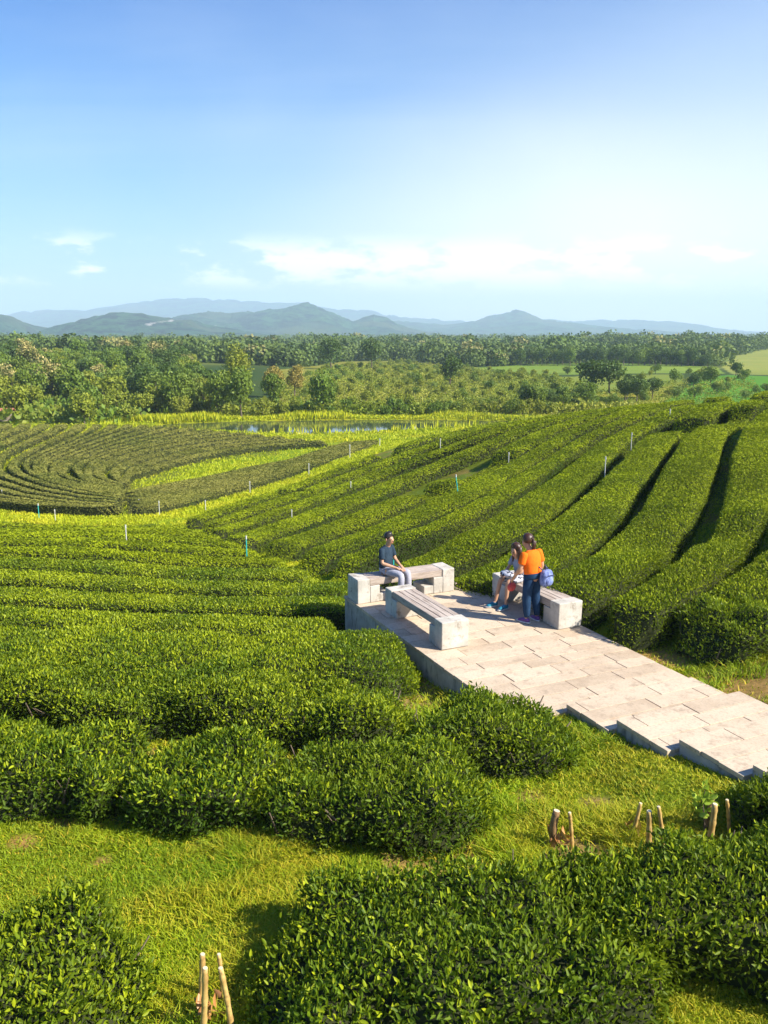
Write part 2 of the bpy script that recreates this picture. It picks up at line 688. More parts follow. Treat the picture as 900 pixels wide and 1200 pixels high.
STEPS = [(-14.85, -8.74, 0.0, 6.0, 9.15), (-8.74, -7.87, 0.12, 6.76, 9.0), (-7.87, -6.96, 0.24, 6.88, 9.0),
         (-6.96, -6.0, 0.36, 7.04, 9.15), (-6.0, -5.0, 0.48, 7.15, 9.2), (-5.0, -3.2, 0.60, 7.2, 9.3)]
_terrain0 = terrain


def terrain(x, y):
    h = _terrain0(x, y)
    x = np.asarray(x, float); y = np.asarray(y, float)
    near = (np.abs(x - 2.5) < 9) & (np.abs(y - 10) < 9)
    if not near.any():
        return h
    s = x * DV[0] + y * DV[1]
    n = x * NV[0] + y * NV[1]
    h = h.copy()
    for s0, s1, z, n0, n1 in STEPS:
        ins = near & (s > s0 - 0.15) & (s < s1 + 0.0) & (n > n0 + 0.08) & (n < n1 - 0.08)
        h = np.where(ins, np.minimum(h, z - 0.16), h)
        edge = near & (s > s0) & (s < s1 + 0.0) & (n >= n1 - 0.08) & (n < n1 + 1.2)
        h = np.where(edge, np.minimum(h, z - 0.06 + (n - n1).clip(0, 2) * 0.25), h)
        edge = near & (s > s0) & (s < s1 + 0.0) & (n <= n0 + 0.08) & (n > n0 - 1.0)
        h = np.where(edge, np.minimum(h, z - 0.13 + (n0 - n).clip(0, 2) * 0.15), h)
    return h


def ground_bumps(x, y):
    return (fbm(x, y, 0, 1.3, 3) - 0.5) * 0.10 * (1 - smooth(np.hypot(x, y), 60, 120))


# ------------------------------------------------------------------ ground sheet
ang = np.concatenate([np.arange(-180, -44, 4.0), np.arange(-44, 44, 0.16), np.arange(44, 180, 4.0)])
rad = np.concatenate([[0.3, 1.5, 3.0], np.geomspace(4, 420, 430), np.geomspace(426, 14000, 150)])
A_, R_ = np.meshgrid(np.radians(ang), rad)
gx, gy = R_ * np.sin(A_), R_ * np.cos(A_)
gz = np.zeros_like(gx)
for i0 in range(0, gx.shape[0], 40):
    gz[i0:i0 + 40] = terrain(gx[i0:i0 + 40], gy[i0:i0 + 40])
rr = np.hypot(gx, gy)
gz = gz + ground_bumps(gx, gy)


def plane_poly(pts, z=BASE_Z):
    return [on_plane(px, py, z) for px, py in pts]


def hit_line(pts, step=None):
    out = []
    for px, py in pts:
        h = hit(px, py)
        if h is not None:
            out.append(h)
    return out


track_px = [(-80, 601), (0, 605), (60, 608.5), (120, 610), (170, 609), (200, 604), (250, 590), (300, 577), (350, 562), (400, 543), (440, 527), (465, 517.5)]
track = hit_line(track_px)
valley_px = [(205, 610), (250, 630), (290, 645), (330, 660), (375, 676), (400, 685), (418, 692)]
valley = hit_line(valley_px)
gy_flat = gy.ravel(); gx_flat = gx.ravel()
col = np.zeros((gx_flat.size, 3))
col[:] = (0.045, 0.080, 0.014)                       # far land
rf = rr.ravel()


def paint(mask, c, soft=None):
    if soft is None:
        col[mask] = c
    else:
        col[:] = col * (1 - soft[:, None]) + np.array(c) * soft[:, None]


nz1 = fbm(gx_flat, gy_flat, 0, 1 / 6., 4)
nz2 = fbm(gx_flat + 50, gy_flat, 0, 1 / 1.2, 4)
nz3 = fbm(gx_flat, gy_flat + 80, 0, 1 / 60., 4)
paint(None, (0.11, 0.15, 0.03), smooth(nz3, 0.5, 0.6) * (rf > 135))
paint(rf < 125, (0.14, 0.19, 0.015))
# tea slope ground
paint(rf < 26, (0.18, 0.25, 0.012))
dirt = smooth(nz2, 0.60, 0.70) * (rf < 80) * 0.55
paint(None, (0.30, 0.19, 0.07), dirt * smooth(rf, 9, 16))
paint(None, (0.32, 0.21, 0.08), smooth(nz2, 0.60, 0.68) * (rf < 16) * 0.85)
far_polys = [
    ([(320, 440), (400, 424), (470, 422), (560, 430), (650, 440), (690, 470), (640, 500), (380, 500), (320, 480)], (0.23, 0.24, 0.035)),
    ([(500, 434), (620, 427), (720, 425), (840, 430), (850, 440), (700, 441), (610, 441)], (0.20, 0.30, 0.035)),
    ([(540, 470), (640, 464), (720, 460), (800, 452), (800, 480), (640, 496), (540, 492)], (0.27, 0.28, 0.03)),
    ([(560, 448), (700, 444), (800, 445), (800, 456), (700, 462), (600, 465)], (0.20, 0.26, 0.035)),
    ([(780, 470), (815, 452), (850, 445), (1100, 447), (1100, 480), (780, 480)], (0.10, 0.27, 0.02)),
    ([(835, 420), (960, 408), (1200, 400), (1200, 438), (860, 442)], (0.26, 0.29, 0.06)),
    ([(556, 403.5), (620, 402), (680, 404), (680, 410), (556, 412)], (0.10, 0.20, 0.045)),
    ([(250, 402), (420, 399), (420, 405), (250, 408)], (0.11, 0.17, 0.05)),
]
for pts, c in far_polys:
    m = in_poly(gx_flat, gy_flat, plane_poly(pts)) & (rf > 105)
    col[m] = np.array(c) * (0.8 + 0.4 * nz3[m][:, None])
# banks of the pond
q = ((gx_flat + 3.5) / 23.) ** 2 + ((gy_flat - 98.3 - .05 * gx_flat) / 7.) ** 2
paint((q > 0.95) & (q < 3.2) & (gy_flat > 82) & (gy_flat < 120), (0.28, 0.33, 0.015))
m = (gy_flat > 104) & (gy_flat < 116) & (gx_flat > -34) & (gx_flat < 38)
col[m] = np.array((0.30, 0.33, 0.015))
paint(q < 0.9, (0.05, 0.05, 0.03))
# left field: brown soil and grass between the clipped rows, one bright grassy pocket
lf = [hit(px, py) for px, py in [(-200, 600), (0, 603), (145, 606), (250, 590), (330, 568), (440, 524), (400, 522), (300, 512), (200, 503), (0, 499), (-300, 499)]]
lf = [p for p in lf if p]
m = in_poly(gx_flat, gy_flat, lf)
col[m] = (0.13, 0.17, 0.02)
paint(None, (0.24, 0.36, 0.015), smooth(nz1, 0.52, 0.6) * m * .8)
pocket = [hit(px, py) for px, py in [(195, 567), (225, 551), (262, 540), (310, 535), (370, 531), (345, 543), (300, 551), (250, 560)]]
m = in_poly(gx_flat, gy_flat, pocket)
col[m] = (0.17, 0.29, 0.012)
pocket2 = [hit(px, py) for px, py in [(335, 516), (390, 511), (462, 510), (470, 516), (430, 521), (380, 521)]]
if all(pocket2):
    m = in_poly(gx_flat, gy_flat, pocket2)
    col[m] = (0.27, 0.33, 0.015)
tw = 0.75 + 0.014 * rf
d = poly_dist(gx_flat, gy_flat, track)
paint(None, (0.38, 0.42, 0.012), (1 - smooth(d, tw * 0.8, tw * 1.1)) * (rf < 92))
d = poly_dist(gx_flat, gy_flat, valley)
paint(None, (0.27, 0.36, 0.012), 1 - smooth(d, .7, 1.1))
EARTH = ((780, 772, .75), (868, 690, .9), (880, 815, .7), (860, 812, .4), (655, 985, .35), (745, 970, .25), (620, 935, .3), (640, 838, .2), (245, 1185, .35), (30, 985, .22), (120, 1010, .15), (560, 985, .3), (700, 940, .25))
EARTH = [(*hit(a_, b_), c_) for a_, b_, c_ in EARTH]


def earth_mask(x, y):
    m_ = np.zeros(np.shape(x))
    n_ = fbm(x + 50, y, 0, 1 / .6, 3)
    for ex, ey, er in EARTH:
        d_ = np.hypot(x - ex, y - ey) + (n_ - .5) * er * 2.0
        m_ = np.maximum(m_, 1 - smooth(d_, er * .5, er * 1.1))
    return m_


# bare earth by the path
for h0, h1, r_ in EARTH:
    h = (h0, h1)
    d = np.hypot(gx_flat - h[0], (gy_flat - h[1]))
    paint(None, (0.38, 0.22, 0.09), (1 - smooth(d + (nz2 - .5) * r_ * 3.0, r_ * .2, r_)) * 0.75)

ni, nj = gx.shape
I = np.arange(ni - 1)[:, None] * nj + np.arange(nj - 1)[None]
quads = np.stack([I, I + 1, I + nj + 1, I + nj], -1).reshape(-1, 4)
Iw = np.arange(ni - 1) * nj
quads = np.concatenate([quads, np.stack([Iw + nj - 1, Iw, Iw + nj, Iw + 2 * nj - 1], -1)])
quads = quads[:, ::-1]
cap = np.array([[k, (k + 1) % nj, nj * ni] for k in range(nj)])[:, ::-1]
V = np.stack([gx.ravel(), gy.ravel(), gz.ravel()], -1)
V = np.concatenate([V, [[0, 0, float(terrain(np.array([0.]), np.array([0.]))[0])]]])
colv = np.concatenate([col, col[:1]])
me = mesh_np("ground", V, quads, cap, M['ground'], True, {'zone': ('COLOR', colv)})
ground = link(bpy.data.objects.new("ground", me))
tag(ground, kind='structure')

# pond
_m = Mat('pond_water')
_m.col((0.035, 0.05, 0.035))
_m.rough(0.06, 0.6)
_m.p.inputs['IOR'].default_value = 1.33
_m.bump(_m.noise(1.2, 3, 0.5, _m.pos()), 0.10, 0.02)
mb = MB()
mb.prism([(-3.5 + 28 * math.cos(t), 98.1 + 9.0 * math.sin(t) + .05 * 28 * math.cos(t)) for t in np.linspace(0, 2 * PI, 48, endpoint=False)], POND_Z - .1, POND_Z)
tag(mb.build("pond_water", _m.m), kind='structure')

# ------------------------------------------------------------------ mountain ranges
_m = Mat('hill_forest')
sc = _m.node('ShaderNodeAttribute', attribute_name='scar').outputs['Fac']
P_ = _m.pos()
c = _m.mix(_m.ramp(_m.noise(0.020, 9, 0.72, P_), 0.42, 0.58), (0.003, 0.020, 0.012), (0.050, 0.140, 0.050))
c = _m.mix(_m.ramp(_m.noise(0.003, 5, 0.6, P_), 0.5, 0.62), c, (0.085, 0.120, 0.045))
c = _m.mix(sc, c, (0.55, 0.50, 0.44))
_m.col(c)
_m.rough(1.0, 0.0)
_m.bump(_m.noise(0.02, 8, 0.75, P_), 1.0, 45.0)
M['hill'] = _m.m


def mountain_range(name, sil, D, depth, seed, rough_h, nx=420, ny=70, scars=()):
    xs, zs = [], []
    for px, py in sil:
        x, y, z = at_depth(px, py, D)
        xs.append(x); zs.append(z + 14)
    X0 = np.linspace(xs[0], xs[-1], nx)
    crest = np.interp(X0, xs, zs)
    T = np.linspace(-1, 1, ny)
    XX, TT = np.meshgrid(X0, T)
    YY = D + TT * depth + (fbm(XX, TT * 0 + seed, 0, 1 / 900., 3) - .5) * depth * 0.3
    fall = np.clip(1 - np.abs(TT) ** 1.25, 0, 1)
    rid = 1 - np.abs(2 * fbm(XX + seed * 911, YY, 0, 1 / (depth * .40), 5, 0.55) - 1)
    CR = np.interp(XX, xs, zs)
    Zr = CR * (fall * (0.55 + 0.45 * fall)) + (rid - 0.80) * rough_h * 1.5 * fall * np.where(TT < 0, np.abs(TT) ** .5, .4) * np.minimum(1, CR / 60)
    CR = CR + ((fbm(XX, seed * 7 + XX * 0, 1, D / 3600. / 260., 3) - .5) * 75 + (fbm(XX, YY, 2, 1 / 60., 3) - .5) * 44) * np.minimum(1, CR / 90) * D / 4500.
    lim = CR * (1 - .08 * np.abs(TT))
    Zr = np.minimum(Zr, lim + (fbm(XX, YY, 3, 1 / 60., 3) - .5) * 22)
    Zr = np.maximum(Zr, 0) - 16
    sc = np.zeros_like(XX)
    for (px, py, rx, rz_) in scars:
        x, y, z = at_depth(px, py, D)
        dd = ((XX - x) / rx) ** 2 + ((Zr - (z)) / rz_) ** 2 + (fbm(XX, YY, 9, 1 / 25., 3) - .5) * 2.4
        sc = np.maximum(sc, (1 - smooth(dd, .5, 1.1)) * (TT < 0.0))
    Iq = np.arange(ny - 1)[:, None] * nx + np.arange(nx - 1)[None]
    qd = np.stack([Iq, Iq + 1, Iq + nx + 1, Iq + nx], -1).reshape(-1, 4)
    me = mesh_np(name, np.stack([XX.ravel() * K_, YY.ravel() * K_, CAM_H + K_ * (Zr.ravel() - CAM_H)], -1), qd, None, M['hill'], True, {'scar': ('FLOAT', sc.ravel())})
    o = link(bpy.data.objects.new(name, me))
    return tag(o, kind='structure')


mountain_range("hills", [(-900, 385), (-500, 372), (-250, 362), (-100, 374), (-30, 370), (0, 367), (15, 370), (35, 382), (50, 391), (62, 391), (80, 385), (100, 375), (135, 366), (170, 367), (200, 372), (230, 376), (270, 384), (330, 395), (420, 400)],
               3600, 650, 3, 90, 520, 70, scars=((207, 377, 14, 8), (200, 381, 10, 5)))
mountain_range("hills", [(100, 396), (160, 384), (205, 373), (225, 368), (260, 366), (300, 365), (335, 362), (347, 358), (360, 356), (372, 358), (385, 364), (400, 371), (413, 376), (425, 370), (438, 366), (455, 371), (470, 380), (495, 387), (540, 396)],
               5000, 900, 8, 150, 520, 70, scars=((240, 388, 12, 12), (276, 385, 9, 10)))
mountain_range("mountains", [(330, 396), (400, 380), (460, 376), (520, 380), (555, 375), (585, 367), (603, 362), (612, 364), (630, 373), (660, 377), (700, 383), (740, 385), (800, 391)],
               7200, 1400, 5, 120)
mountain_range("mountains", [(-700, 362), (-300, 372), (-60, 379), (10, 366), (60, 363), (110, 362), (150, 355), (190, 349), (230, 347), (270, 350), (320, 353), (360, 356), (390, 362), (430, 363), (470, 371), (530, 376), (590, 379), (640, 374), (700, 376), (740, 373), (770, 374), (800, 379), (830, 386), (900, 391), (1400, 380), (1900, 372)],
               10500, 2200, 12, 160, 620, 60)

# ------------------------------------------------------------------ haze
_m = Mat('haze_air')
_m.n.remove(_m.p)
pv = _m.node('ShaderNodeVolumePrincipled', {'Density': 2.6e-4, 'Color': (0.64, 0.83, 1.0, 1), 'Anisotropy': 0.0})
_m.l.new(pv.outputs[0], _m.out.inputs['Volume'])
mb = MB()
mb.box((0, 2700, 125), (16000, 8800, 290))
hz_o = mb.build("haze", _m.m)
tag(hz_o, "pale blue haze lying over the valley and the far hills", "haze", kind='stuff')

# ------------------------------------------------------------------ stone path and terrace
_m = Mat('paving')
ri = _m.node('ShaderNodeNewGeometry').outputs['Random Per Island']
P_ = _m.obj()
c = _m.mix(ri, (0.43, 0.325, 0.22), (0.60, 0.475, 0.34))
c = _m.mix(_m.ramp(_m.noise(1.6, 5, 0.65, P_), 0.38, 0.62, 0, .55), c, (0.63, 0.515, 0.375))
c = _m.mix(_m.ramp(_m.noise(5.0, 7, 0.7, P_), 0.52, 0.72, 0, .75), c, (0.27, 0.20, 0.14))
c = _m.mix(_m.ramp(_m.noise(28.0, 4, 0.7, P_), 0.50, 0.75, 0, .6), c, (0.24, 0.19, 0.14))
_m.col(c)
_m.rough(0.8, 0.25)
_m.bump(_m.noise(40, 6, 0.7, P_), 0.35, 0.006)
M['paving'] = _m.m
_m = Mat('stained_concrete')
P_ = _m.obj()
c = _m.mix(_m.ramp(_m.noise(2.2, 6, 0.65, P_), 0.35, 0.65), (0.32, 0.29, 0.25), (0.54, 0.49, 0.42))
sp = _m.node('ShaderNodeMapping')
sp.inputs['Scale'].default_value = (3.2, 3.2, 1.3)
_m.l.new(P_, sp.inputs[0])
c = _m.mix(_m.ramp(_m.noise(1.6, 5, 0.6, sp.outputs[0]), 0.50, 0.68, 0, .8), c, (0.09, 0.075, 0.055))
_m.col(c)
_m.rough(0.9, 0.2)
_m.bump(_m.noise(18, 7, 0.7, P_), 0.5, 0.012)
M['stain'] = _m.m
_m = Mat('white_concrete')
P_ = _m.obj()
c = _m.mix(_m.ramp(_m.noise(3.0, 6, 0.65, P_), 0.35, 0.65), (0.38, 0.35, 0.30), (0.58, 0.54, 0.47))
c = _m.mix(_m.ramp(_m.noise(4.5, 9, 0.78, P_), 0.53, 0.66, 0, .85), c, (0.20, 0.16, 0.115))
_m.col(c)
_m.rough(0.88, 0.2)
_m.bump(_m.noise(25, 8, 0.7, P_), 0.45, 0.012)
M['white_concrete'] = _m.m
_m = Mat('weathered_wood')
ri = _m.node('ShaderNodeNewGeometry').outputs['Random Per Island']
P_ = _m.obj()
sp = _m.node('ShaderNodeMapping')
sp.inputs['Scale'].default_value = (14, 1.2, 14)
_m.l.new(P_, sp.inputs[0])
c = _m.mix(ri, (0.38, 0.31, 0.255), (0.52, 0.44, 0.37))
c = _m.mix(_m.ramp(_m.noise(2.0, 7, 0.7, sp.outputs[0]), 0.46, 0.66, 0, .75), c, (0.14, 0.09, 0.065))
_m.col(c)
_m.rough(0.8, 0.25)
_m.bump(_m.noise(3.0, 7, 0.7, sp.outputs[0]), 0.5, 0.01)
M['wood'] = _m.m

T = np.linspace(0, 1, 2)
mb = MB()
pv_mb = MB()
rnd = random.Random(4)
TH = 0.055
for k, (s0, s1, z, n0, n1) in enumerate(STEPS):
    lo = -1.6 if k == 0 else z - 0.75
    e = 0.02
    if k == 0:
        poly = [sn(s1 + .0, n0 + e), sn(s1 + .0, n1 - e), sn(-13.7, n1 - e), sn(s0 + e, 8.45), sn(s0 + e, n0 + e)]
    else:
        poly = [sn(s1, n0 + e), sn(s1, n1 - e), sn(s0 - .0, n1 - e), sn(s0 - .0, n0 + e)]
    if k:   # keep neighbouring levels from sharing a face
        poly = [sn(s1 - 0.003 * 0, n0 + e), sn(s1, n1 - e), sn(s0 + 0.004, n1 - e), sn(s0 + 0.004, n0 + e)]
    mb.prism(poly, lo + k * 0.01, z - TH)
    s = s0
    while s < s1 - 0.06:
        dsn = rnd.choice((0.27, 0.30, 0.33))
        if s + dsn > s1 - 0.12:
            dsn = s1 - s
        n = n0 - rnd.random() * 0.9
        nend = n1
        if k == 0 and s < -13.7:
            nend = 8.45 + (s + 14.85) / 1.15 * 0.7
        while n < nend - 0.02:
            ln = rnd.choice((0.85, 1.05, 1.25, 0.7))
            a, b = max(n, n0), min(n + ln, nend)
            if nend - b < 0.2:
                b = nend
            if b - a > 0.08:
                gap = 0.011 + (0.008 if rnd.random() < 0.25 else 0)
                cx, cyy = sn(s + dsn / 2, (a + b) / 2)
                zz_ = rnd.uniform(-0.003, 0.004)
                pv_mb.box((cx, cyy, z - TH / 2 + 0.001 + zz_), (b - a - gap, dsn - gap * 0.8, TH), PATH_RZ)
            n = max(n, n0 - 0.9) + ln
            if b >= nend:
                break
        s += dsn
path = pv_mb.build("path", M['paving'], bevel=0.004)
tag(path, kind='structure')
fnd = mb.build("path_base", M['stain'])
tag(fnd, kind='structure')


# ------------------------------------------------------------------ benches
def bench(s0, s1, n0, n1, label, along_s=True, stepped=False, h=0.47, shade=0):
    """two concrete end blocks with a heavy plank seat let into them"""
    sc_, nc = (s0 + s1) / 2, (n0 + n1) / 2
    x, y = sn(sc_, nc)
    rz = PATH_RZ if along_s else PATH_RZ + PI / 2
    root = empty("bench", (x, y, 0.003), rz)
    tag(root, label, "bench", "low benches of concrete blocks and planks on the terrace")
    L = (s1 - s0) if along_s else (n1 - n0)     # local y
    Wd = (n1 - n0) if along_s else (s1 - s0)    # local x
    bl = 0.46
    for sg in (-1, 1):
        b = MB()
        cy_ = sg * (L / 2 - bl / 2)
        # outer block full height, with a seat-high rebate on the inner part
        b.box((0, sg * (L / 2 - bl * .28), h / 2), (Wd, bl * .56, h), jit=0.006)
        b.box((0, sg * (L / 2 - bl * .78 + .002), (h - 0.145) / 2), (Wd - 0.006, bl * .44, h - 0.145), jit=0.005)
        if stepped:
            b.box((0.0, sg * (L / 2 - bl - .10), 0.08), (Wd - .02, .22, .16), jit=0.006)
        b.build("end_block", M['white_concrete'], root, bevel=0.014)
    p = MB()
    nb = 4
    pw = (Wd - 0.03) / nb
    y0 = L / 2 - bl * .56 - 0.006
    for i in range(nb):
        p.box((-Wd / 2 + 0.015 + pw * (i + .5), 0, h - 0.075), (pw - 0.012, 2 * y0, 0.13 + random.uniform(-.004, .004)), jit=0.003)
    p.build("seat", M['wood'], root, bevel=0.008)
    return root


bench(-13.62, -11.45, 6.33, 6.83, "empty low bench of concrete and planks on the terrace's left edge")
bench(-13.62, -11.46, 8.62, 9.12, "low concrete and plank bench on the terrace's right edge, behind the woman")
bench(-14.72, -14.22, 6.04, 8.12, "low concrete and plank bench at the terrace's far end, under the seated man", along_s=False, stepped=True)


# ------------------------------------------------------------------ leaves and hedges
def unit(v):
    return v / (np.linalg.norm(v, axis=-1, keepdims=True) + 1e-9)


def leaves(P, N, L, Wd, fine, rng, up=0.45, rnd_=1.0, out=0.6, lay=None):
    """leaf blades at P around normal N; returns verts, quads, verts per leaf"""
    n = len(P)
    R = rng.normal(size=(n, 3))
    d = unit(out * N + np.array([0, 0, up]) + rnd_ * 0.62 * R)
    if lay is not None:      # far canopy: blades lie along the clipped surface
        Rt = R - N * (R * N).sum(-1, keepdims=True)
        d = unit(d * (1 - lay)[:, None] + (unit(Rt) + 0.25 * N) * lay[:, None])
    side = unit(np.cross(d, unit(N + 0.7 * rng.normal(size=(n, 3)))))
    nn = np.cross(side, d)
    L = L[:, None]; Wd = Wd[:, None]
    if fine:
        a = P
        tip = P + d * L - nn * L * 0.10
        l1 = P + d * L * .30 - side * Wd * .46 + nn * Wd * .16
        l2 = P + d * L * .68 - side * Wd * .38 + nn * Wd * .12
        r1 = P + d * L * .30 + side * Wd * .46 + nn * Wd * .16
        r2 = P + d * L * .68 + side * Wd * .38 + nn * Wd * .12
        v = np.stack([a, r1, r2, tip, l2, l1], 1).reshape(-1, 3)
        b = (np.arange(n) * 6)[:, None]
        q = np.concatenate([b + np.array([[0, 1, 2, 3]]), b + np.array([[0, 3, 4, 5]])])
        return v, q, 6
    tip = P + d * L
    l1 = P + d * L * .45 - side * Wd * .5
    r1 = P + d * L * .45 + side * Wd * .5
    v = np.stack([P, r1, tip, l1], 1).reshape(-1, 3)
    q = (np.arange(n) * 4)[:, None] + np.array([[0, 1, 2, 3]])
    return v, q, 4


def resample(line, step):
    line = np.asarray(line, float)
    seg = np.hypot(*np.diff(line, axis=0).T)
    s = np.concatenate([[0], np.cumsum(seg)])
    n = max(4, int(s[-1] / step) + 1)
    t = np.linspace(0, s[-1], n)
    # smooth interpolation through the points
    out = np.stack([np.interp(t, s, line[:, 0]), np.interp(t, s, line[:, 1])], 1)
    k = max(1, int(0.8 / step))
    if n > 2 * k + 3:
        for _ in range(3):
            pad = np.concatenate([np.repeat(out[:1], k, 0), out, np.repeat(out[-1:], k, 0)])
            sm = np.stack([np.convolve(pad[:, c_], np.ones(2 * k + 1) / (2 * k + 1), 'valid') for c_ in (0, 1)], 1)
            sm[0], sm[-1] = out[0], out[-1]
            out = sm
    return out, t


def hedge_mesh(name, line, width, height, mat, seed, rough_amp=1.0, notch=0.0, px_leaf=3.0, cov=1.5, lmin=0.060, flat=0.45, sink=0.08,
               taper=True, aspect=0.40, young_top=0.35, shoots=0.10, split=False, lumps=1.0):
    rng = np.random.default_rng(seed)
    line = np.asarray(line, float)
    cam_d = np.hypot(line[:, 0], line[:, 1])
    dmean = max(4.0, float(cam_d.mean()))
    step = float(np.clip(0.010 * float(cam_d.min()), 0.10, 0.9))
    pts, t = resample(line, step)
    n = len(pts)
    width = np.interp(t, np.linspace(0, t[-1], np.size(width)), np.atleast_1d(width)) if np.size(width) > 1 else np.full(n, float(width))
    tg = np.gradient(pts, axis=0)
    tg /= np.hypot(*tg.T)[:, None] + 1e-9
    nr = np.stack([tg[:, 1], -tg[:, 0]], 1)
    K = 15 if dmean < 30 else 11
    a = np.linspace(0, PI, K)
    cx = -np.sign(np.cos(a)) * np.abs(np.cos(a)) ** flat
    cz = np.sin(a) ** (flat * .85)
    wob = (fbm(pts[:, 0], pts[:, 1], seed, 0.5, 3) - .5) * 2
    wv = width * (1 + (0.30 if dmean < 16 else .13) * wob * rough_amp)
    hv = height * (1 + (0.22 if dmean < 16 else .07) * rough_amp * (fbm(pts[:, 0], pts[:, 1], seed + 30, 0.6, 3) - .5) * 2)
    if notch:
        nn_ = fbm(pts[:, 0], pts[:, 1], seed + 60, 0.28, 2)
        nt = smooth(nn_, 0.70 - notch, 0.78 - notch * .8)
        hv = hv * (1 - 0.75 * nt)
        wv = wv * (1 - 0.30 * nt)
    if taper:
        e = np.minimum(t, t[-1] - t)
        f = np.sqrt(np.clip(1 - (1 - np.clip(e / (0.38 * width), 0, 1)) ** 2, 0.0, 1))
        wv = wv * (0.35 + 0.65 * f)
        hv = hv * (0.25 + 0.75 * f)
    ox = cx[None, :] * wv[:, None] / 2
    X3 = pts[:, 0][:, None] + nr[:, 0][:, None] * ox
    Y3 = pts[:, 1][:, None] + nr[:, 1][:, None] * ox
    gz_ = terrain(X3, Y3)
    gc = terrain(pts[:, 0], pts[:, 1])[:, None]
    base = gz_ * .7 + gc * .3
    Z3 = base - 0.05 + cz[None, :] * hv[:, None]
    Pg = np.stack([X3, Y3, Z3], -1)

    def normals(G):
        du = np.gradient(G, axis=0)
        dv = np.gradient(G, axis=1)
        nn__ = unit(np.cross(dv, du))
        return nn__

    Ng = normals(Pg)
    if (Ng[:, K // 2, 2] < 0).mean() > .5:
        Ng = -Ng
    # lumps
    la = np.minimum(1, hv / height)[:, None] * lumps
    lump = ((fbm(Pg[..., 0], Pg[..., 1], Pg[..., 2] + seed, 1.7, 3) - .5) * 0.34 + (fbm(Pg[..., 0], Pg[..., 1], Pg[..., 2] * 1.0 + seed, 4.5, 2) - .5) * 0.14) * rough_amp
    Pg = Pg + Ng * (lump * la)[..., None]
    Ng = normals(Pg)
    if (Ng[:, K // 2, 2] < 0).mean() > .5:
        Ng = -Ng
    core = Pg - Ng * sink
    idx = np.arange(n - 1)[:, None] * K + np.arange(K - 1)[None]
    cq = np.stack([idx, idx + K, idx + K + 1, idx + 1], -1).reshape(-1, 4)
    cv = core.reshape(-1, 3)
    # close the ends
    # leaf sampling per cell
    e1 = Pg[1:, :-1] - Pg[:-1, :-1]
    e2 = Pg[:-1, 1:] - Pg[:-1, :-1]
    area = np.linalg.norm(np.cross(e1, e2), axis=-1)
    cc = Pg[:-1, :-1]
    dist = np.sqrt(cc[..., 0] ** 2 + cc[..., 1] ** 2 + (cc[..., 2] - CAM_H) ** 2)
    Ls = np.maximum(lmin, px_leaf * dist / 1000.0)
    asp = np.clip(aspect + (dist - 15) * 0.004, aspect, 0.62)
    dens = cov / (Ls * Ls * asp * 0.62)
    uc = np.abs(cc[..., 0]) / np.maximum(1, dist)
    dens = dens * np.where(uc > 0.62, 0.35, 1.0)
    # tea is plucked flat: dense young leaf on the table, older and sparser leaf over bare twigs down the sides
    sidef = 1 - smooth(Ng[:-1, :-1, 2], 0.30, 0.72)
    lowf = 1 - smooth((cz[None, :-1] * np.ones((n - 1, 1))), 0.25, 0.75)
    thin = (0.60 if dmean > 14 else 0.42)
    dens = dens * (1 - thin * np.maximum(sidef * .8, lowf))
    cnt = rng.poisson(area * dens)
    ii, jj = np.nonzero(cnt)
    rep = cnt[ii, jj]
    ii, jj = np.repeat(ii, rep), np.repeat(jj, rep)
    m = len(ii)
    u, w = rng.random((m, 1)), rng.random((m, 1))
    P = (Pg[ii, jj] * (1 - u) * (1 - w) + Pg[ii + 1, jj] * u * (1 - w) + Pg[ii, jj + 1] * (1 - u) * w + Pg[ii + 1, jj + 1] * u * w)
    Nn = unit(Ng[ii, jj] * (1 - u) + Ng[ii + 1, jj] * u)
    L = Ls[ii, jj] * rng.uniform(0.65, 1.25, m)
    depth_ = rng.random(m)
    P = P + Nn * ((depth_ - 0.75) * sink * (1.5 if dmean < 15 else .7))[:, None]
    sh = (rng.random(m) < shoots) & (Nn[:, 2] > 0.3)
    P[sh] += Nn[sh] * (rng.uniform(0.02, 0.07, sh.sum()) * (1.0 if dmean < 15 else .5))[:, None]
    fine = dmean < 14.5
    lay = 0.93 * smooth(dist[ii, jj], 12, 34)
    lv, lq, vp = leaves(P, Nn, L, L * asp[ii, jj], fine, rng, lay=lay)
    top = smooth(Nn[:, 2], 0.1, 0.8)
    pn = fbm(P[:, 0], P[:, 1], 7, 0.8, 3)
    yg = (rng.random(m) < young_top * (0.35 + 1.3 * smooth(pn, .35, .65))) * top * (depth_ > .35) * rng.uniform(0.25, 1, m)
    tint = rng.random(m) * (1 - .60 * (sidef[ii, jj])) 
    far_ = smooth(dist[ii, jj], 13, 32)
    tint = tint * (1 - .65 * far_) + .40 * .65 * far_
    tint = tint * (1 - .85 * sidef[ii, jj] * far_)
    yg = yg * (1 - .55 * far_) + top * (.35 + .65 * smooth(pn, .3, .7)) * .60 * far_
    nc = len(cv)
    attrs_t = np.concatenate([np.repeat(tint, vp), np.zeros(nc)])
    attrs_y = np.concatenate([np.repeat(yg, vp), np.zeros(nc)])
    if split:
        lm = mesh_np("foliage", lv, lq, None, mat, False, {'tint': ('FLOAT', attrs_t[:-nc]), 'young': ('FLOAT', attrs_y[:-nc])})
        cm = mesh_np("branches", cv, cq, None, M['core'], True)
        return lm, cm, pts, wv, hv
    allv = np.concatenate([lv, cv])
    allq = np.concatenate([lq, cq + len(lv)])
    mi = np.concatenate([np.zeros(len(lq), int), np.ones(len(cq), int)])
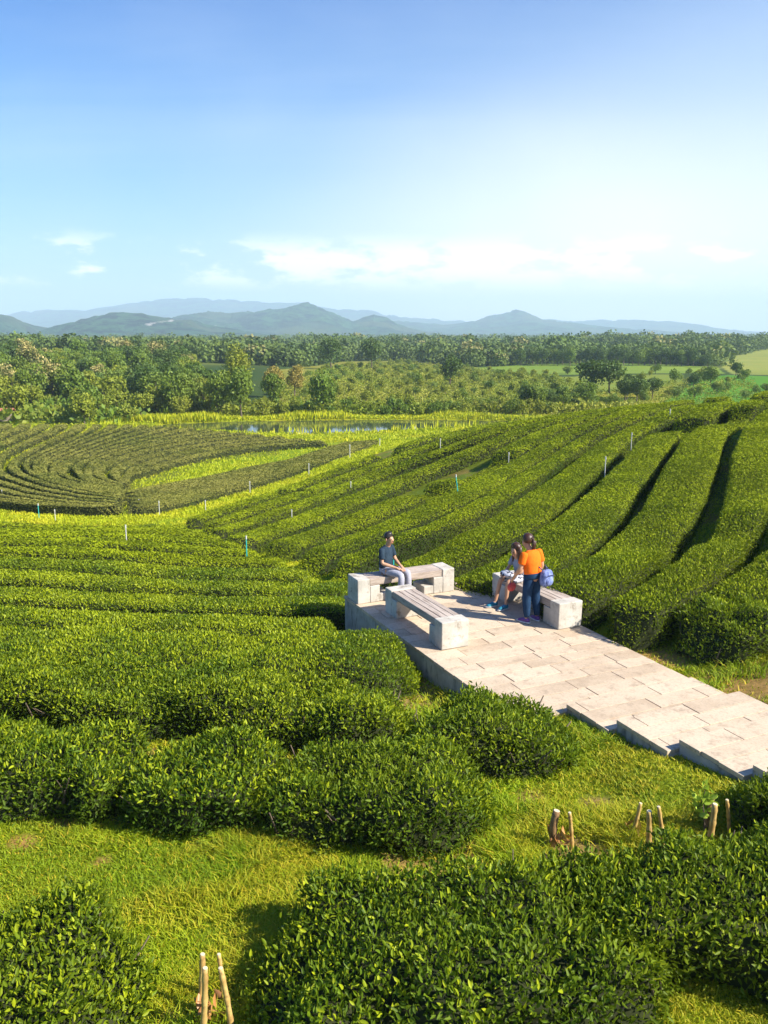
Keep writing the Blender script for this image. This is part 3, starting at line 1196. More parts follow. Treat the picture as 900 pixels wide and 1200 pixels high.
    return mesh_np(name, allv, allq, None, None, False, {'tint': ('FLOAT', attrs_t), 'young': ('FLOAT', attrs_y)},
                   mats=[mat, M['core']], mat_idx=mi), m


TOTAL_LEAVES = 0
FOOT = []      # footprints of near bushes, for the grass


def near_bush(line, width, height, label, seed, group=None, cat="tea bush", **kw):
    lm, cm, pts, wv, hv = hedge_mesh("tea_bush", line, width, height, M['tea'], seed, split=True, lumps=1.5, cov=1.7, rough_amp=1.1, **kw)
    x, y = float(pts[:, 0].mean()), float(pts[:, 1].mean())
    root = empty("tea_bush", (x, y, hz(x, y)))
    tag(root, label, cat, group)
    fo = link(bpy.data.objects.new("foliage", lm), root)
    inv = (-x, -y, -root.location.z)
    fo.location = inv
    b = MB()
    rr_ = random.Random(seed)
    # bare lower stems that show along the base, each side
    L_ = len(pts)
    for i in range(0, L_, max(1, int(0.33 / max(0.05, np.hypot(*(pts[1] - pts[0])))))):
        for sg in (-1, 1):
            if rr_.random() < 0.55:
                continue
            j = min(L_ - 2, max(1, i))
            tgd = pts[j + 1] - pts[j - 1]
            tgd = tgd / (np.hypot(*tgd) + 1e-9)
            nd = np.array([tgd[1], -tgd[0]])
            o_ = pts[j] + nd * sg * wv[j] * rr_.uniform(0.20, 0.36)
            o2 = pts[j] + nd * sg * wv[j] * rr_.uniform(0.40, 0.50) + tgd * rr_.uniform(-.25, .25)
            z0 = hz(*o_)
            h_ = hv[j] * rr_.uniform(0.5, 0.85)
            mid = (o_ + o2) / 2 + tgd * rr_.uniform(-.06, .06)
            r0 = rr_.uniform(0.010, 0.020)
            b = MB()
            b.tube([(o_[0], o_[1], z0 - .05), (mid[0], mid[1], z0 + h_ * .45), (o2[0], o2[1], z0 + h_)], [r0, r0 * .7, r0 * .4], 5)
            b.build("stem", M['bark'], root).location = inv
    co = link(bpy.data.objects.new("inner_twigs", cm), root)
    co.location = inv
    FOOT.append((pts, wv))
    return root


NB = [
    ([(-5.2, 5.75), (-3.6, 5.45), (-2.6, 5.35), (-1.75, 5.55)], 1.35, 0.64, "dark leafy tea bush in the lower left corner, left of the lower left bamboo stakes"),
    ([(-1.05, 5.55), (0.0, 5.5), (1.0, 5.65), (2.4, 5.98)], 1.80, 0.70, "large dark tea bush at the bottom centre, right of the lower left bamboo stakes"),
    ([(1.2, 6.0), (2.4, 6.05), (3.4, 6.0), (4.8, 6.0)], 1.55, 0.68, "large dark tea bush in the lower right corner with a hollow in its front"),
    ([(-8, 9.9), (-5, 9.15), (-3.8, 8.85), (-2.55, 8.75)], 1.40, 0.60, "left section of the front tea row, at the left frame edge behind the grass"),
    ([(-2.85, 8.70), (-2.0, 8.55), (-1.1, 8.45)], 1.50, 0.62, "short middle section of the front tea row, between two notches"),
    ([(-1.50, 8.45), (-0.4, 8.3), (0.4, 8.2), (1.15, 8.15)], 1.60, 0.64, "right section of the front tea row, ending in the grass"),
    ([(0.15, 10.0), (1.1, 9.75), (1.7, 9.6), (2.35, 9.5)], 1.40, 0.62, "rounded tea bush standing just left of where the terrace steps begin"),
    ([(-9, 12.6), (-5, 11.7), (-2, 11.0), (-0.6, 10.6), (0.45, 10.30)], 1.70, 0.66, "second tea row from the front, running in from the left frame edge"),
    ([(4.75, 12.75), (5.6, 13.1), (6.6, 13.5), (8.4, 13.9)], 1.55, 0.70, "tea bush right of the paved path beside a patch of bare earth"),
    ([(3.62, 8.10), (3.95, 7.75), (4.3, 7.25), (4.9, 6.7)], 0.95, 0.60, "dark shrub at the right frame edge leaning over the lowest visible step"),
]
for k, (ln, wd, hh, lb) in enumerate(NB):
    near_bush(ln, wd, hh, lb, 100 + k, group="tea bushes around the front lawn")

ORD = ["first", "second", "third", "fourth", "fifth", "sixth", "seventh", "eighth", "ninth", "tenth", "eleventh", "twelfth", "thirteenth", "fourteenth",
       "fifteenth", "sixteenth", "seventeenth", "eighteenth", "nineteenth", "twentieth", "twenty-first", "twenty-second", "twenty-third", "twenty-fourth",
       "twenty-fifth", "twenty-sixth", "twenty-seventh", "twenty-eighth", "twenty-ninth", "thirtieth", "thirty-first", "thirty-second", "thirty-third", "thirty-fourth", "thirty-fifth"]


def hedge_row(line, width, height, label, seed, group, mat, **kw):
    global TOTAL_LEAVES
    me, m = hedge_mesh("tea_hedge", line, width, height, mat, seed, **kw)
    TOTAL_LEAVES += m
    o = link(bpy.data.objects.new("tea_hedge", me))
    return tag(o, label, "tea hedge", group)


# rows of the near left slope (third row up to the grass track)
vx = np.array(valley)
vx = vx[np.argsort(vx[:, 1])]
yk = 12.55
k = 2
while yk < 36.0:
    sp_ = 2.2
    # right end: terrace wall while beside it, then the edge of the valley strip
    if yk < 15.6:
        xr = float(sn(0, 0)[0]); xr = (6.0 - 0.42 * yk) / 0.9075 - 0.50
        if k == 2:
            xr = 0.55
    elif yk < 20:
        xr = -0.15 - 0.02 * yk
    else:
        xr = float(np.interp(yk, vx[:, 1], vx[:, 0])) - 1.0
    xl = -0.60 * yk - 5
    xs_ = np.linspace(xl, xr, 9)
    bend = 0.16 * np.clip(-(xs_ - xr), 0, 12) * (1 - smooth(yk, 12, 24)) - 0.012 * (xs_ - xr) * smooth(yk, 12, 24)
    ys_ = yk + bend + (fbm(xs_, np.full(9, yk), 2, 0.2, 2) - .5) * 0.6 + 0.0
    # keep the left ends before the track
    hedge_row(np.stack([xs_, ys_], 1), sp_ * (0.84 if yk < 14 else .56), 0.66 if yk < 14 else 0.60, f"{ORD[k]} tea hedge row on the left slope, counted from the front lawn", 200 + k,
              "tea hedge rows on the near left slope", M['tea'] if yk < 22 else M['tea_far'],
              notch=0.0, cov=1.6, young_top=0.6, flat=.45 if yk < 15 else .34, lumps=.7 if yk < 14 else .18)
    yk += sp_ * (1.0 if yk < 40 else 1.05)
    k += 1


# rows of the right hillside
def interp_guides(guides, counts, M_=40):
    W_ = []
    for g_ in guides:
        g_ = np.asarray(g_, float)
        s = np.concatenate([[0], np.cumsum(np.hypot(*np.diff(g_, axis=0).T))])
        t = np.linspace(0, s[-1], M_)
        W_.append(np.stack([np.interp(t, s, g_[:, 0]), np.interp(t, s, g_[:, 1])], 1))
    rows = []
    for a_, b_, c_ in zip(W_[:-1], W_[1:], counts):
        for j in range(c_):
            f = (j + 0.5) / c_
            rows.append((a_ * (1 - f) + b_ * f, (b_ - a_) / c_))
    return rows


G = [
    [(212, 613), (240, 602), (300, 584), (400, 547), (480, 518), (545, 504), (598, 495)],
    [(262, 632), (300, 620), (350, 602), (440, 566), (540, 528), (620, 499), (665, 490)],
    [(330, 655), (400, 634), (500, 592), (590, 548), (660, 507), (730, 486)],
    [(392, 681), (500, 640), (570, 608), (640, 562), (700, 518), (778, 482)],
    [(500, 700), (590, 655), (650, 615), (703, 564), (750, 515), (832, 477)],
    [(600, 705), (670, 668), (716, 628), (761, 572), (799, 516), (868, 473)],
    [(690, 727), (776, 675), (825, 622), (836, 565), (850, 510), (905, 472)],
    [(768, 748), (850, 690), (905, 640), (925, 570), (925, 510), (965, 478)],
    [(930, 700), (985, 650), (1015, 590), (1010, 520), (1030, 480)],
    [(1010, 720), (1070, 660), (1110, 590), (1100, 520), (1110, 478)],
]
rows_px = interp_guides(G, [3, 2, 2, 1, 1, 1, 1, 1, 1])
for k, (ln, dv) in enumerate(rows_px):
    pts, wd = [], []
    for (px, py), (dx, dy) in zip(ln, dv):
        a_ = hit(px, py, off=.45)
        b_ = hit(px + dx * .5, py + dy * .5, off=.45)
        c_ = hit(px - dx * .5, py - dy * .5, off=.45)
        if a_ is None or a_[1] > 90:
            continue
        if pts and np.hypot(a_[0] - pts[-1][0], a_[1] - pts[-1][1]) > 12:
            break
        pts.append(a_)
        wd.append((b_, c_))
    pts = np.array(pts)
    tg_ = np.gradient(pts, axis=0)
    tg_ /= np.hypot(*tg_.T)[:, None] + 1e-9
    ws = []
    for (b_, c_), t_ in zip(wd, tg_):
        if b_ is None or c_ is None:
            ws.append(2.2)
            continue
        v_ = np.array(b_) - np.array(c_)
        ws.append(abs(v_[0] * t_[1] - v_[1] * t_[0]))
    ws = np.clip(np.array(ws), .8, 3.0)
    ws = np.convolve(np.pad(ws, 4, 'edge'), np.ones(9) / 9, 'valid') * (0.54 if k < 8 else .75)
    # run on over the crest
    d_ = pts[-1] - pts[-4]
    d_ = d_ / np.hypot(*d_)
    pts = np.concatenate([pts, [pts[-1] + d_ * 3, pts[-1] + d_ * 6]])
    ws = np.concatenate([ws, [ws[-1], ws[-1]]])
    nm = ORD[k]
    hedge_row(pts, ws, .74 if k < 8 else .78, f"{nm} tea hedge row on the right hillside, counted from the grass track", 300 + k,
              "tea hedge rows on the right hillside", M['tea_far'], notch=0.06, cov=1.5, young_top=0.4, lumps=.15, flat=.32, px_leaf=2.2)

# clipped rows of the left field
U = [
    [(-60, 503), (-110, 520), (-170, 545), (-190, 560), (-160, 575), (-60, 592), (40, 603), (120, 606)],
    [(20, 502), (16, 506), (-20, 520), (-60, 538), (-70, 552), (-50, 570), (20, 592), (80, 601), (144, 604)],
    [(105, 502.5), (104, 505), (94, 513), (59, 531), (28, 545), (22, 553), (30, 562), (60, 574), (100, 585), (146, 593)],
    [(160, 503.5), (157, 506), (124, 516), (90, 530), (58, 544), (44, 556), (48, 564), (70, 572), (105, 580), (148, 588)],
    [(215, 505.5), (205, 508), (175, 517), (140, 526), (107, 537), (76, 550), (61, 560), (66, 568), (90, 575), (148, 584)],
    [(300, 514), (285, 515), (229, 521), (184, 528), (150, 537), (124, 546), (107, 556), (104, 565), (118, 573), (148, 579)],
    [(396, 524), (372, 526), (310, 530), (256, 538), (229, 545), (202, 552), (176, 559), (156, 564), (146, 569), (152, 573)],
]
rows_px = interp_guides(U, [3, 4, 3, 3, 4, 4], 46)
for k, (ln, dv) in enumerate(rows_px[::-1]):
    pts, wd = [], []
    ln = ln[::-1]; dv = dv[::-1]
    for (px, py), (dx, dy) in zip(ln, dv):
        a_ = hit(px, py)
        if a_ is None or a_[1] > 94:
            continue
        b_, c_ = hit(px + dx * .5, py + dy * .5), hit(px - dx * .5, py - dy * .5)
        if b_ is None or c_ is None or b_[1] > 108 or c_[1] > 108:
            wd.append(np.nan)
            pts.append(a_)
            continue
        pts.append(a_)
        v_ = np.array(b_) - np.array(c_)
        wd.append(tuple(v_))
    pts = np.array(pts)
    tg_ = np.gradient(pts, axis=0)
    tg_ /= np.hypot(*tg_.T)[:, None] + 1e-9
    ws = np.array([1.6 if (isinstance(v_, float)) else abs(v_[0] * t_[1] - v_[1] * t_[0]) for v_, t_ in zip(wd, tg_)])
    ws = np.clip(ws, 0.6, 3.4)
    ws = np.convolve(np.pad(ws, 2, 'edge'), np.ones(5) / 5, 'valid') * 0.60
    hedge_row(pts, ws, 0.58, f"{ORD[k]} curving clipped tea row of the far left field, counted from its grass pocket", 400 + k,
              "clipped tea rows curving round the far left field", M['tea_clipped'], rough_amp=0.45, cov=1.15, young_top=0.3, px_leaf=1.8, flat=0.32, shoots=0.0, lumps=.12)
# straight block along the track
Bk = [
    [(150, 606), (190, 603), (240, 589), (300, 572), (350, 556), (400, 537), (440, 521)],
    [(150, 584), (200, 573), (250, 564), (300, 552), (345, 544), (380, 532), (410, 523)],
]
for k, (ln, dv) in enumerate(interp_guides(Bk, [5], 30)):
    pts = np.array([h for h in (hit(px, py) for px, py in ln) if h is not None and h[1] < 94])
    hedge_row(pts, 1.35, 0.5, f"{ORD[k]} clipped tea row of the brown strip, counted from the grass track", 460 + k,
              "clipped tea rows beside the grass track", M['tea_clipped'], rough_amp=0.45, cov=1.15, young_top=0.3, px_leaf=1.8, flat=0.32, shoots=0.0, lumps=.12)
print("hedge leaves", TOTAL_LEAVES)

# ------------------------------------------------------------------ grass of the front lawn
def foot_mask(x, y, grow=0.0):
    inside = np.zeros(x.shape, bool)
    for pts, wv in FOOT:
        st = max(1, len(pts) // 24)
        d = poly_dist(x, y, [tuple(p) for p in pts[::st]] + [tuple(pts[-1])])
        inside |= d < (wv.mean() * 0.22 + grow)
    return inside


def path_mask(x, y, g=0.0):
    s = x * DV[0] + y * DV[1]
    n = x * NV[0] + y * NV[1]
    m = np.zeros(x.shape, bool)
    for s0, s1, z, n0, n1 in STEPS:
        m |= (s > s0 - g) & (s < s1 + g) & (n > n0 - g) & (n < n1 + g)
    return m


rng = np.random.default_rng(77)
N_ = 1300000
yy = 4.0 * (20.0 / 4.0) ** rng.random(N_)          # denser near the camera, thinner far
xx = rng.uniform(-0.62, 0.62, N_) * (yy + 2.0)
keep = ~path_mask(xx, yy, 0.0)
keep &= ~((yy > 13.2) & (xx < (6.0 - 0.42 * yy) / 0.9075))
keep &= rng.random(N_) < 0.62 * (0.5 + 0.9 * smooth(fbm(xx, yy, 4, 1.4, 3), .3, .6))
keep &= (yy < 14.5) | (xx > 3.0)
keep &= rng.random(N_) > .78 * earth_mask(xx, yy)
keep &= rng.random(N_) > .75 * smooth(fbm(xx + 50, yy, 0, 1 / 1.2, 4), .60, .68)
xx, yy = xx[keep], yy[keep]
zz = terrain(xx, yy) + ground_bumps(xx, yy)
m = len(xx)
dist = np.hypot(xx, yy)
tall = fbm(xx, yy, 11, 0.9, 3)
hgt = (0.04 + 0.08 * smooth(tall, .45, .75)) * rng.uniform(.5, 1.3, m) * (1 + .03 * dist)
wd_ = np.maximum(0.005, 0.0008 * dist) * rng.uniform(.7, 1.3, m)
a = rng.uniform(0, 2 * PI, m)
lean = rng.uniform(0.15, 0.9, m)
b_ = rng.uniform(0, 2 * PI, m)
P0 = np.stack([xx, yy, zz - .01], 1)
sd = np.stack([np.cos(a), np.sin(a), np.zeros(m)], 1) * wd_[:, None]
ld = np.stack([np.cos(b_) * lean, np.sin(b_) * lean, np.ones(m)], 1)
mid = P0 + ld * hgt[:, None] * 0.5
tip = mid + np.stack([np.cos(b_) * lean * 2.0, np.sin(b_) * lean * 2.0, np.full(m, .7)], 1) * hgt[:, None] * .5
v = np.stack([P0 - sd, P0 + sd, mid + sd * .7, mid - sd * .7, tip], 1).reshape(-1, 3)
bi = (np.arange(m) * 5)[:, None]
dry = (rng.random(m) < 0.10) * 1.0 + 0.75 * smooth(fbm(xx, yy, 21, 1.0, 3), .50, .60) * rng.random(m)
me = mesh_np("lawn_grass", v, bi + np.array([[0, 1, 2, 3]]), bi + np.array([[3, 2, 4]]), M['grass'], False,
             {'tint': ('FLOAT', np.repeat(np.clip(rng.random(m) * .6 + smooth(fbm(xx, yy, 31, 1.1, 3), .35, .65) * .5 - .05, 0, 1), 5)), 'young': ('FLOAT', np.repeat(np.clip(dry, 0, 1), 5))})
tag(link(bpy.data.objects.new("lawn_grass", me)), "short yellow-green grass growing between the front tea bushes and the path", "grass", kind='stuff')

# tufts on the open strips further off: track, valley, grass pocket, banks
rng = np.random.default_rng(79)
m = 700000
yy = 14 * (108 / 14.) ** rng.random(m)
xx = rng.uniform(-.6, .6, m) * yy
dtr = poly_dist(xx, yy, track)
dva = poly_dist(xx, yy, valley)
rt = np.hypot(xx, yy)
ok = (dtr < (0.75 + 0.014 * rt) * 1.15) & (rt < 92) | (dva < 1.1) | in_poly(xx, yy, pocket) | ((yy > 82) & (terrain(xx, yy) > POND_Z + .02) & (xx > -36))
ok |= (yy < 34) & (xx > 2) & (rng.random(m) < .5)
ok |= in_poly(xx, yy, lf) & (rng.random(m) < .45)
ok &= rng.random(m) > .9 * earth_mask(xx, yy)
xx, yy, rt = xx[ok], yy[ok], rt[ok]
m = len(xx)
P0 = np.stack([xx, yy, terrain(xx, yy) + ground_bumps(xx, yy) + .02], 1)
Ls = .0026 * rt * rng.uniform(.5, 1.3, m) * (0.6 + .8 * fbm(xx, yy, 3, .3, 3))
v, qd, vp = leaves(P0, np.tile([0, 0, 1.0], (m, 1)), Ls, Ls * .45, False, rng, up=.8, rnd_=1.2)
yg_ = np.clip(smooth(fbm(xx, yy, 5, .35, 3), .45, .7) * rng.random(m) + .15 * rng.random(m), 0, 1)
me = mesh_np("field_grass", v, qd, None, M['grass_track'], False, {'tint': ('FLOAT', np.repeat(rng.random(m), 4)), 'young': ('FLOAT', np.repeat(yg_, 4))})
tag(link(bpy.data.objects.new("field_grass", me)), "bright grass tufts on the track, the valley strip and the banks", "grass", kind='stuff')
print("tufts", m)

# reeds and rough grass on the pond bank
rng = np.random.default_rng(78)
m = 26000
aa = rng.uniform(0, 2 * PI, m)
rr2 = rng.uniform(1.05, 1.75, m) ** .5
xx = -3.5 + 23 * rr2 * np.cos(aa) * 1.03
yy = 98.3 + .05 * xx + 7 * rr2 * np.sin(aa) * (1 + .35 * (np.sin(aa) > 0) * rng.random(m))
ok = (yy > 100.5) | ((rng.random(m) < .06) & (yy < 97))
xx, yy = xx[ok], yy[ok]
m = len(xx)
zz = terrain(xx, yy)
ok = zz > POND_Z - .06
xx, yy, zz = xx[ok], yy[ok], zz[ok]
m = len(xx)
P0 = np.stack([xx, yy, zz], 1)
h_ = rng.uniform(.2, .55, m) * (0.5 + 1.2 * smooth(fbm(xx, yy, 2, .12, 2), .4, .7))
v, qd, vp = leaves(P0, np.tile([0, 0, 1.0], (m, 1)), h_ * 1.2, np.full(m, .15), False, rng, up=1.2, rnd_=.5)
me = mesh_np("bank_grass", v, qd, None, M['grass_track'], False, {'tint': ('FLOAT', np.repeat(rng.random(m), 4)), 'young': ('FLOAT', np.repeat(rng.random(m) * .7, 4))})
tag(link(bpy.data.objects.new("bank_grass", me)), "tall yellow-green grass fringing the pond below the far trees", "grass", kind='stuff')

# ------------------------------------------------------------------ trees
M['t_dark'] = leaf_mat('crown_dark', (0.034, 0.075, 0.014), (0.080, 0.145, 0.020), (0.13, 0.17, 0.02), .15, .6, .25, .2, .05)
M['t_mid'] = leaf_mat('crown_mid', (0.070, 0.140, 0.014), (0.150, 0.240, 0.020), (0.26, 0.28, 0.03), .2, .6, .25, .3, .05)
M['t_lime'] = leaf_mat('crown_lime', (0.130, 0.185, 0.012), (0.250, 0.300, 0.020), (0.40, 0.38, 0.04), .2, .6, .25, .3, .05)
M['t_bloom'] = leaf_mat('crown_bloom', (0.055, 0.100, 0.016), (0.120, 0.160, 0.025), (0.55, 0.44, 0.16), .15, .7, .2, .1, .05)
M['t_autumn'] = leaf_mat('crown_yellow', (0.22, 0.19, 0.035), (0.38, 0.30, 0.06), (0.48, 0.36, 0.09), .2, .7, .2, .1, .05)


def tree_meshes(seed, h, r, mat, nleaf, lsz, trunk_h, bloom=0.0, blobs=10, column=False, low=0.0):
    rng = np.random.default_rng(seed)
    rr_ = random.Random(seed)
    mb = MB()
    lean = (rr_.uniform(-.4, .4), rr_.uniform(-.4, .4))
    tr = 0.022 * h + .04
    cz_ = trunk_h + (h - trunk_h) * .5
    mb.tube([(0, 0, -.6), (lean[0] * .4, lean[1] * .4, trunk_h), (lean[0], lean[1], cz_), (lean[0], lean[1], h * .92)], [tr, tr * .75, tr * .45, tr * .1], 7)
    cents, rads = [], []
    hh = (h - trunk_h) / 2
    for i in range(blobs):
        while True:
            p = rng.uniform(-1, 1, 3)
            if (p ** 2).sum() < 1:
                break
        k = .62
        c_ = np.array([p[0] * r * k + lean[0], p[1] * r * k + lean[1], cz_ + p[2] * hh * .66])
        cents.append(c_)
        rads.append(r * rng.uniform(.34, .52) if not column else r * rng.uniform(.45, .7))
        if i % 2 == 0:
            mb.tube([(lean[0] * .5, lean[1] * .5, trunk_h + hh * rr_.uniform(0, .6)), tuple((c_ + np.array([lean[0] * .5, lean[1] * .5, trunk_h + hh * .3])) / 2), tuple(c_)], [tr * .4, tr * .25, tr * .08], 5)
    cents, rads = np.array(cents), np.array(rads)
    k = rng.integers(0, blobs, nleaf)
    d_ = unit(rng.normal(size=(nleaf, 3)) + np.array([0, 0, .25]))
    rad_ = rads[k] * rng.uniform(.65, 1.08, nleaf)
    sq = np.array([1, 1, 0.85 if not column else 1.5])
    P = cents[k] + d_ * rad_[:, None] * sq
    P[:, 2] = np.maximum(P[:, 2], trunk_h * .55 + low)
    v, q, vp = leaves(P, d_, np.full(nleaf, lsz) * rng.uniform(.6, 1.4, nleaf), np.full(nleaf, lsz * .75), False, rng, up=.1, rnd_=1.1, out=.4, lay=np.full(nleaf, .55))
    blobt = rng.random(blobs)
    tint = np.clip(rng.random(nleaf) * .6 + blobt[k] * .4, 0, 1)
    yg = rng.random(nleaf) * .22
    if bloom:
        topb = smooth(d_[:, 2], .15, .7) * (rng.random(blobs) < bloom + .2)[k]
        yg = np.maximum(yg, topb * (rng.random(nleaf) < .8) * rng.uniform(.5, 1, nleaf))
    crown = mesh_np("crown", v, q, None, mat, False, {'tint': ('FLOAT', np.repeat(tint, 4)), 'young': ('FLOAT', np.repeat(yg, 4))})
    tm = bpy.data.meshes.new("trunk")
    tm.from_pydata(mb.v, [], mb.f)
    tm.materials.append(M['bark'])
    tm.update()
    return tm, crown


PROTO = {}


def proto(key, *a, **kw):
    PROTO[key] = tree_meshes(*a, **kw)


for i in range(3):
    proto(('dark', i), 500 + i, 8.5, 3.6, M['t_dark'], 1500, .55, 1.6, blobs=12)
    proto(('mid', i), 510 + i, 8.0, 3.5, M['t_mid'], 1500, .55, 1.4, blobs=12)
    proto(('lime', i), 520 + i, 7.0, 3.2, M['t_lime'], 1300, .52, 1.2, blobs=10)
    proto(('bloom', i), 530 + i, 9.5, 3.8, M['t_bloom'], 1600, .55, 2.0, bloom=.5, blobs=13)
    proto(('bush', i), 540 + i, 3.2, 1.9, M['t_mid'], 700, .36, .3, blobs=8)
    proto(('limebush', i), 550 + i, 3.4, 1.7, M['t_lime'], 700, .36, .3, blobs=8)
    proto(('poplar', i), 560 + i, 11.0, 1.9, M['t_mid'], 1500, .5, 1.2, blobs=14, column=True)
proto(('palelime', 0), 570, 14.0, 3.4, M['t_lime'], 2600, .5, 3.5, blobs=16, column=True)
proto(('autumn', 0), 571, 10.0, 3.6, M['t_autumn'], 1800, .55, 2.6, blobs=12)
proto(('autumn', 1), 572, 9.0, 3.0, M['t_autumn'], 1800, .5, 2.2, blobs=12)

NAMES = {'dark': "broadleaf_tree", 'mid': "broadleaf_tree", 'lime': "broadleaf_tree", 'bloom': "flowering_tree", 'bush': "shrub", 'limebush': "shrub",
         'poplar': "slender_tree", 'palelime': "slender_tree", 'autumn': "broadleaf_tree"}


def plant(key, x, y, sc, label, cat, group=None, rz=None, sz=1.0):
    kk = key if key in PROTO else (key[0], key[1] % max(1, len([1 for q_ in PROTO if q_[0] == key[0]])))
    tm, cm = PROTO[kk]
    root = empty(NAMES[kk[0]], (x, y, hz(x, y) - .1), random.uniform(0, 6.28) if rz is None else rz)
    sc *= K_
    root.scale = (sc, sc, sc * sz)
    tag(root, label, cat, group)
    link(bpy.data.objects.new("trunk", tm), root)
    link(bpy.data.objects.new("crown", cm), root)
    return root


def scatter(n_try, poly, dmin, seed, grow=0.0):
    rr_ = random.Random(seed)
    xs_, ys_ = [p[0] for p in poly], [p[1] for p in poly]
    out = []
    dmin *= K_
    for _ in range(n_try):
        x, y = rr_.uniform(min(xs_), max(xs_)), rr_.uniform(min(ys_), max(ys_))
        if not in_poly(np.array([x]), np.array([y]), poly)[0]:
            continue
        dm = dmin + grow * y
        if all((x - a_) ** 2 + (y - b_) ** 2 > dm * dm for a_, b_ in out):
            out.append((x, y))
    return sorted(out, key=lambda p: p[1])


rr_ = random.Random(99)
left_wood = [(x * K_, y * K_) for x, y in [(-150, 177), (-62, 180), (-48, 190), (-40, 212), (-42, 240), (-66, 300), (-84, 380), (-110, 450), (-300, 450), (-215, 300)]]
sp_ = scatter(9000, left_wood, 4.2, 3, 0.0125)
print("left wood", len(sp_))
for i, (x, y) in enumerate(sp_[:290]):
    front = y < 205 * K_
    kinds = ['lime', 'limebush', 'mid', 'lime', 'mid'] if front else ['dark', 'mid', 'mid', 'lime', 'mid', 'bloom' if rr_.random() < .45 else 'mid', 'dark', 'lime']
    k = rr_.choice(kinds)
    lab = {'dark': "dark green broadleaf tree in the wood behind the far left tea field",
           'mid': "mid green broadleaf tree in the wood behind the far left tea field",
           'lime': "yellow-green broadleaf tree in the wood behind the far left tea field",
           'bloom': "tree with cream blossom on its crown in the wood behind the far left tea field",
           'limebush': "low yellow-green shrub at the front edge of the left wood"}[k]
    plant((k, rr_.randrange(3)), x, y, rr_.uniform(.8, 1.3) * (1.0 if front else 1.12), lab, "shrub" if 'bush' in k else "tree", {'limebush': "shrubs along the front of the left wood"}.get(k, f"{k} trees of the wood behind the left tea field"))


def px_tree(key, px, py, sc, label, cat="tree", group=None, sz=1.0, z=BASE_Z):
    x, y = on_plane(px, py, z)
    for _ in range(4):
        x, y = on_plane(px, py, hz(x, y))
    return plant(key, x, y, sc, label, cat, group, sz=sz)


px_tree(('palelime', 0), 280, 474, 1.12, "tall pale yellow-green tree with a thin trunk above the wood left of the pond")
px_tree(('autumn', 0), 322, 466, 1.0, "broad yellow-brown tree, left one of the two yellowish trees beyond the pond")
px_tree(('autumn', 1), 345, 464, 1.1, "broad yellow-brown tree, right one of the two yellowish trees beyond the pond")
px_tree(('dark', 1), 388, 433, 1.75, "dark rounded tall tree on the scrub slope, left one of a pair", sz=1.1)
px_tree(('dark', 2), 436, 433, 1.6, "dark tall narrow tree on the scrub slope, right one of a pair", sz=1.25)
px_tree(('dark', 0), 527, 452, 1.35, "lone dark round tree in the scrub above the right end of the pond")
px_tree(('dark', 1), 692, 460, 1.45, "large dark spreading tree in the valley fields, left half of its clump", sz=.9)
px_tree(('dark', 2), 714, 461, 1.45, "large dark spreading tree in the valley fields, right half of its clump", sz=.9)
px_tree(('dark', 1), 736, 462, .8, "smaller dark tree at the right foot of the large spreading clump")
px_tree(('dark', 0), 829, 431, 1.0, "dark round tree by the pale field at the right")
px_tree(('mid', 0), 832, 452, 1.0, "green bushy tree left of the vivid green paddy field", sz=.8)
px_tree(('dark', 0), 812, 455, .8, "dark bushy tree left of the green tree by the paddy field", sz=.8)
px_tree(('dark', 2), 862, 441, .7, "small dark tree at the far edge of the vivid green paddy field")
px_tree(('dark', 1), 150, 424, 1.2, "dark crown rising over the left wood")
px_tree(('bloom', 0), 150, 430, 1.3, "big cream-blossomed tree standing highest over the left wood")
px_tree(('bloom', 1), 186, 432, 1.35, "wide cream-blossomed tree right of the highest blossomed tree")
px_tree(('bloom', 2), 62, 474, 1.3, "cream-blossomed tree near the front of the left wood")
px_tree(('mid', 0), 722, 404, 1.5, "lone tall tree sticking up above the far right skyline", sz=1.3)
# dark tree rows between the fields
for i in range(36):
    px = 604 + i * 6.3 + rr_.uniform(-1.5, 1.5)
    px_tree((rr_.choice(['dark', 'dark', 'mid']), i % 3), px, 428 + rr_.uniform(-1, 1) + (0 if i < 30 else 1), rr_.uniform(1.05, 1.35), "dark tree in the long straight tree row between the valley fields", "tree",
            "dark trees in the long row between the fields", sz=1.05)
for i in range(24):
    px = 612 + i * 6.6 + rr_.uniform(-3, 3)
    px_tree((rr_.choice(['bush', 'dark', 'mid']), i % 3), px, 482 - i * .55 + rr_.uniform(-2, 2), rr_.uniform(.55, .9), "green shrubby tree along the field edge behind the right tea hillside", "shrub",
            "shrubs along the field edge behind the right hillside")
for i in range(26):
    px = rr_.uniform(630, 900)
    px_tree((rr_.choice(['bush', 'bush', 'limebush']), i % 3), px, rr_.uniform(436, 470), rr_.uniform(.8, 1.5), "scattered green shrub in the valley fields at the right", "shrub",
            "scattered shrubs in the right valley fields")
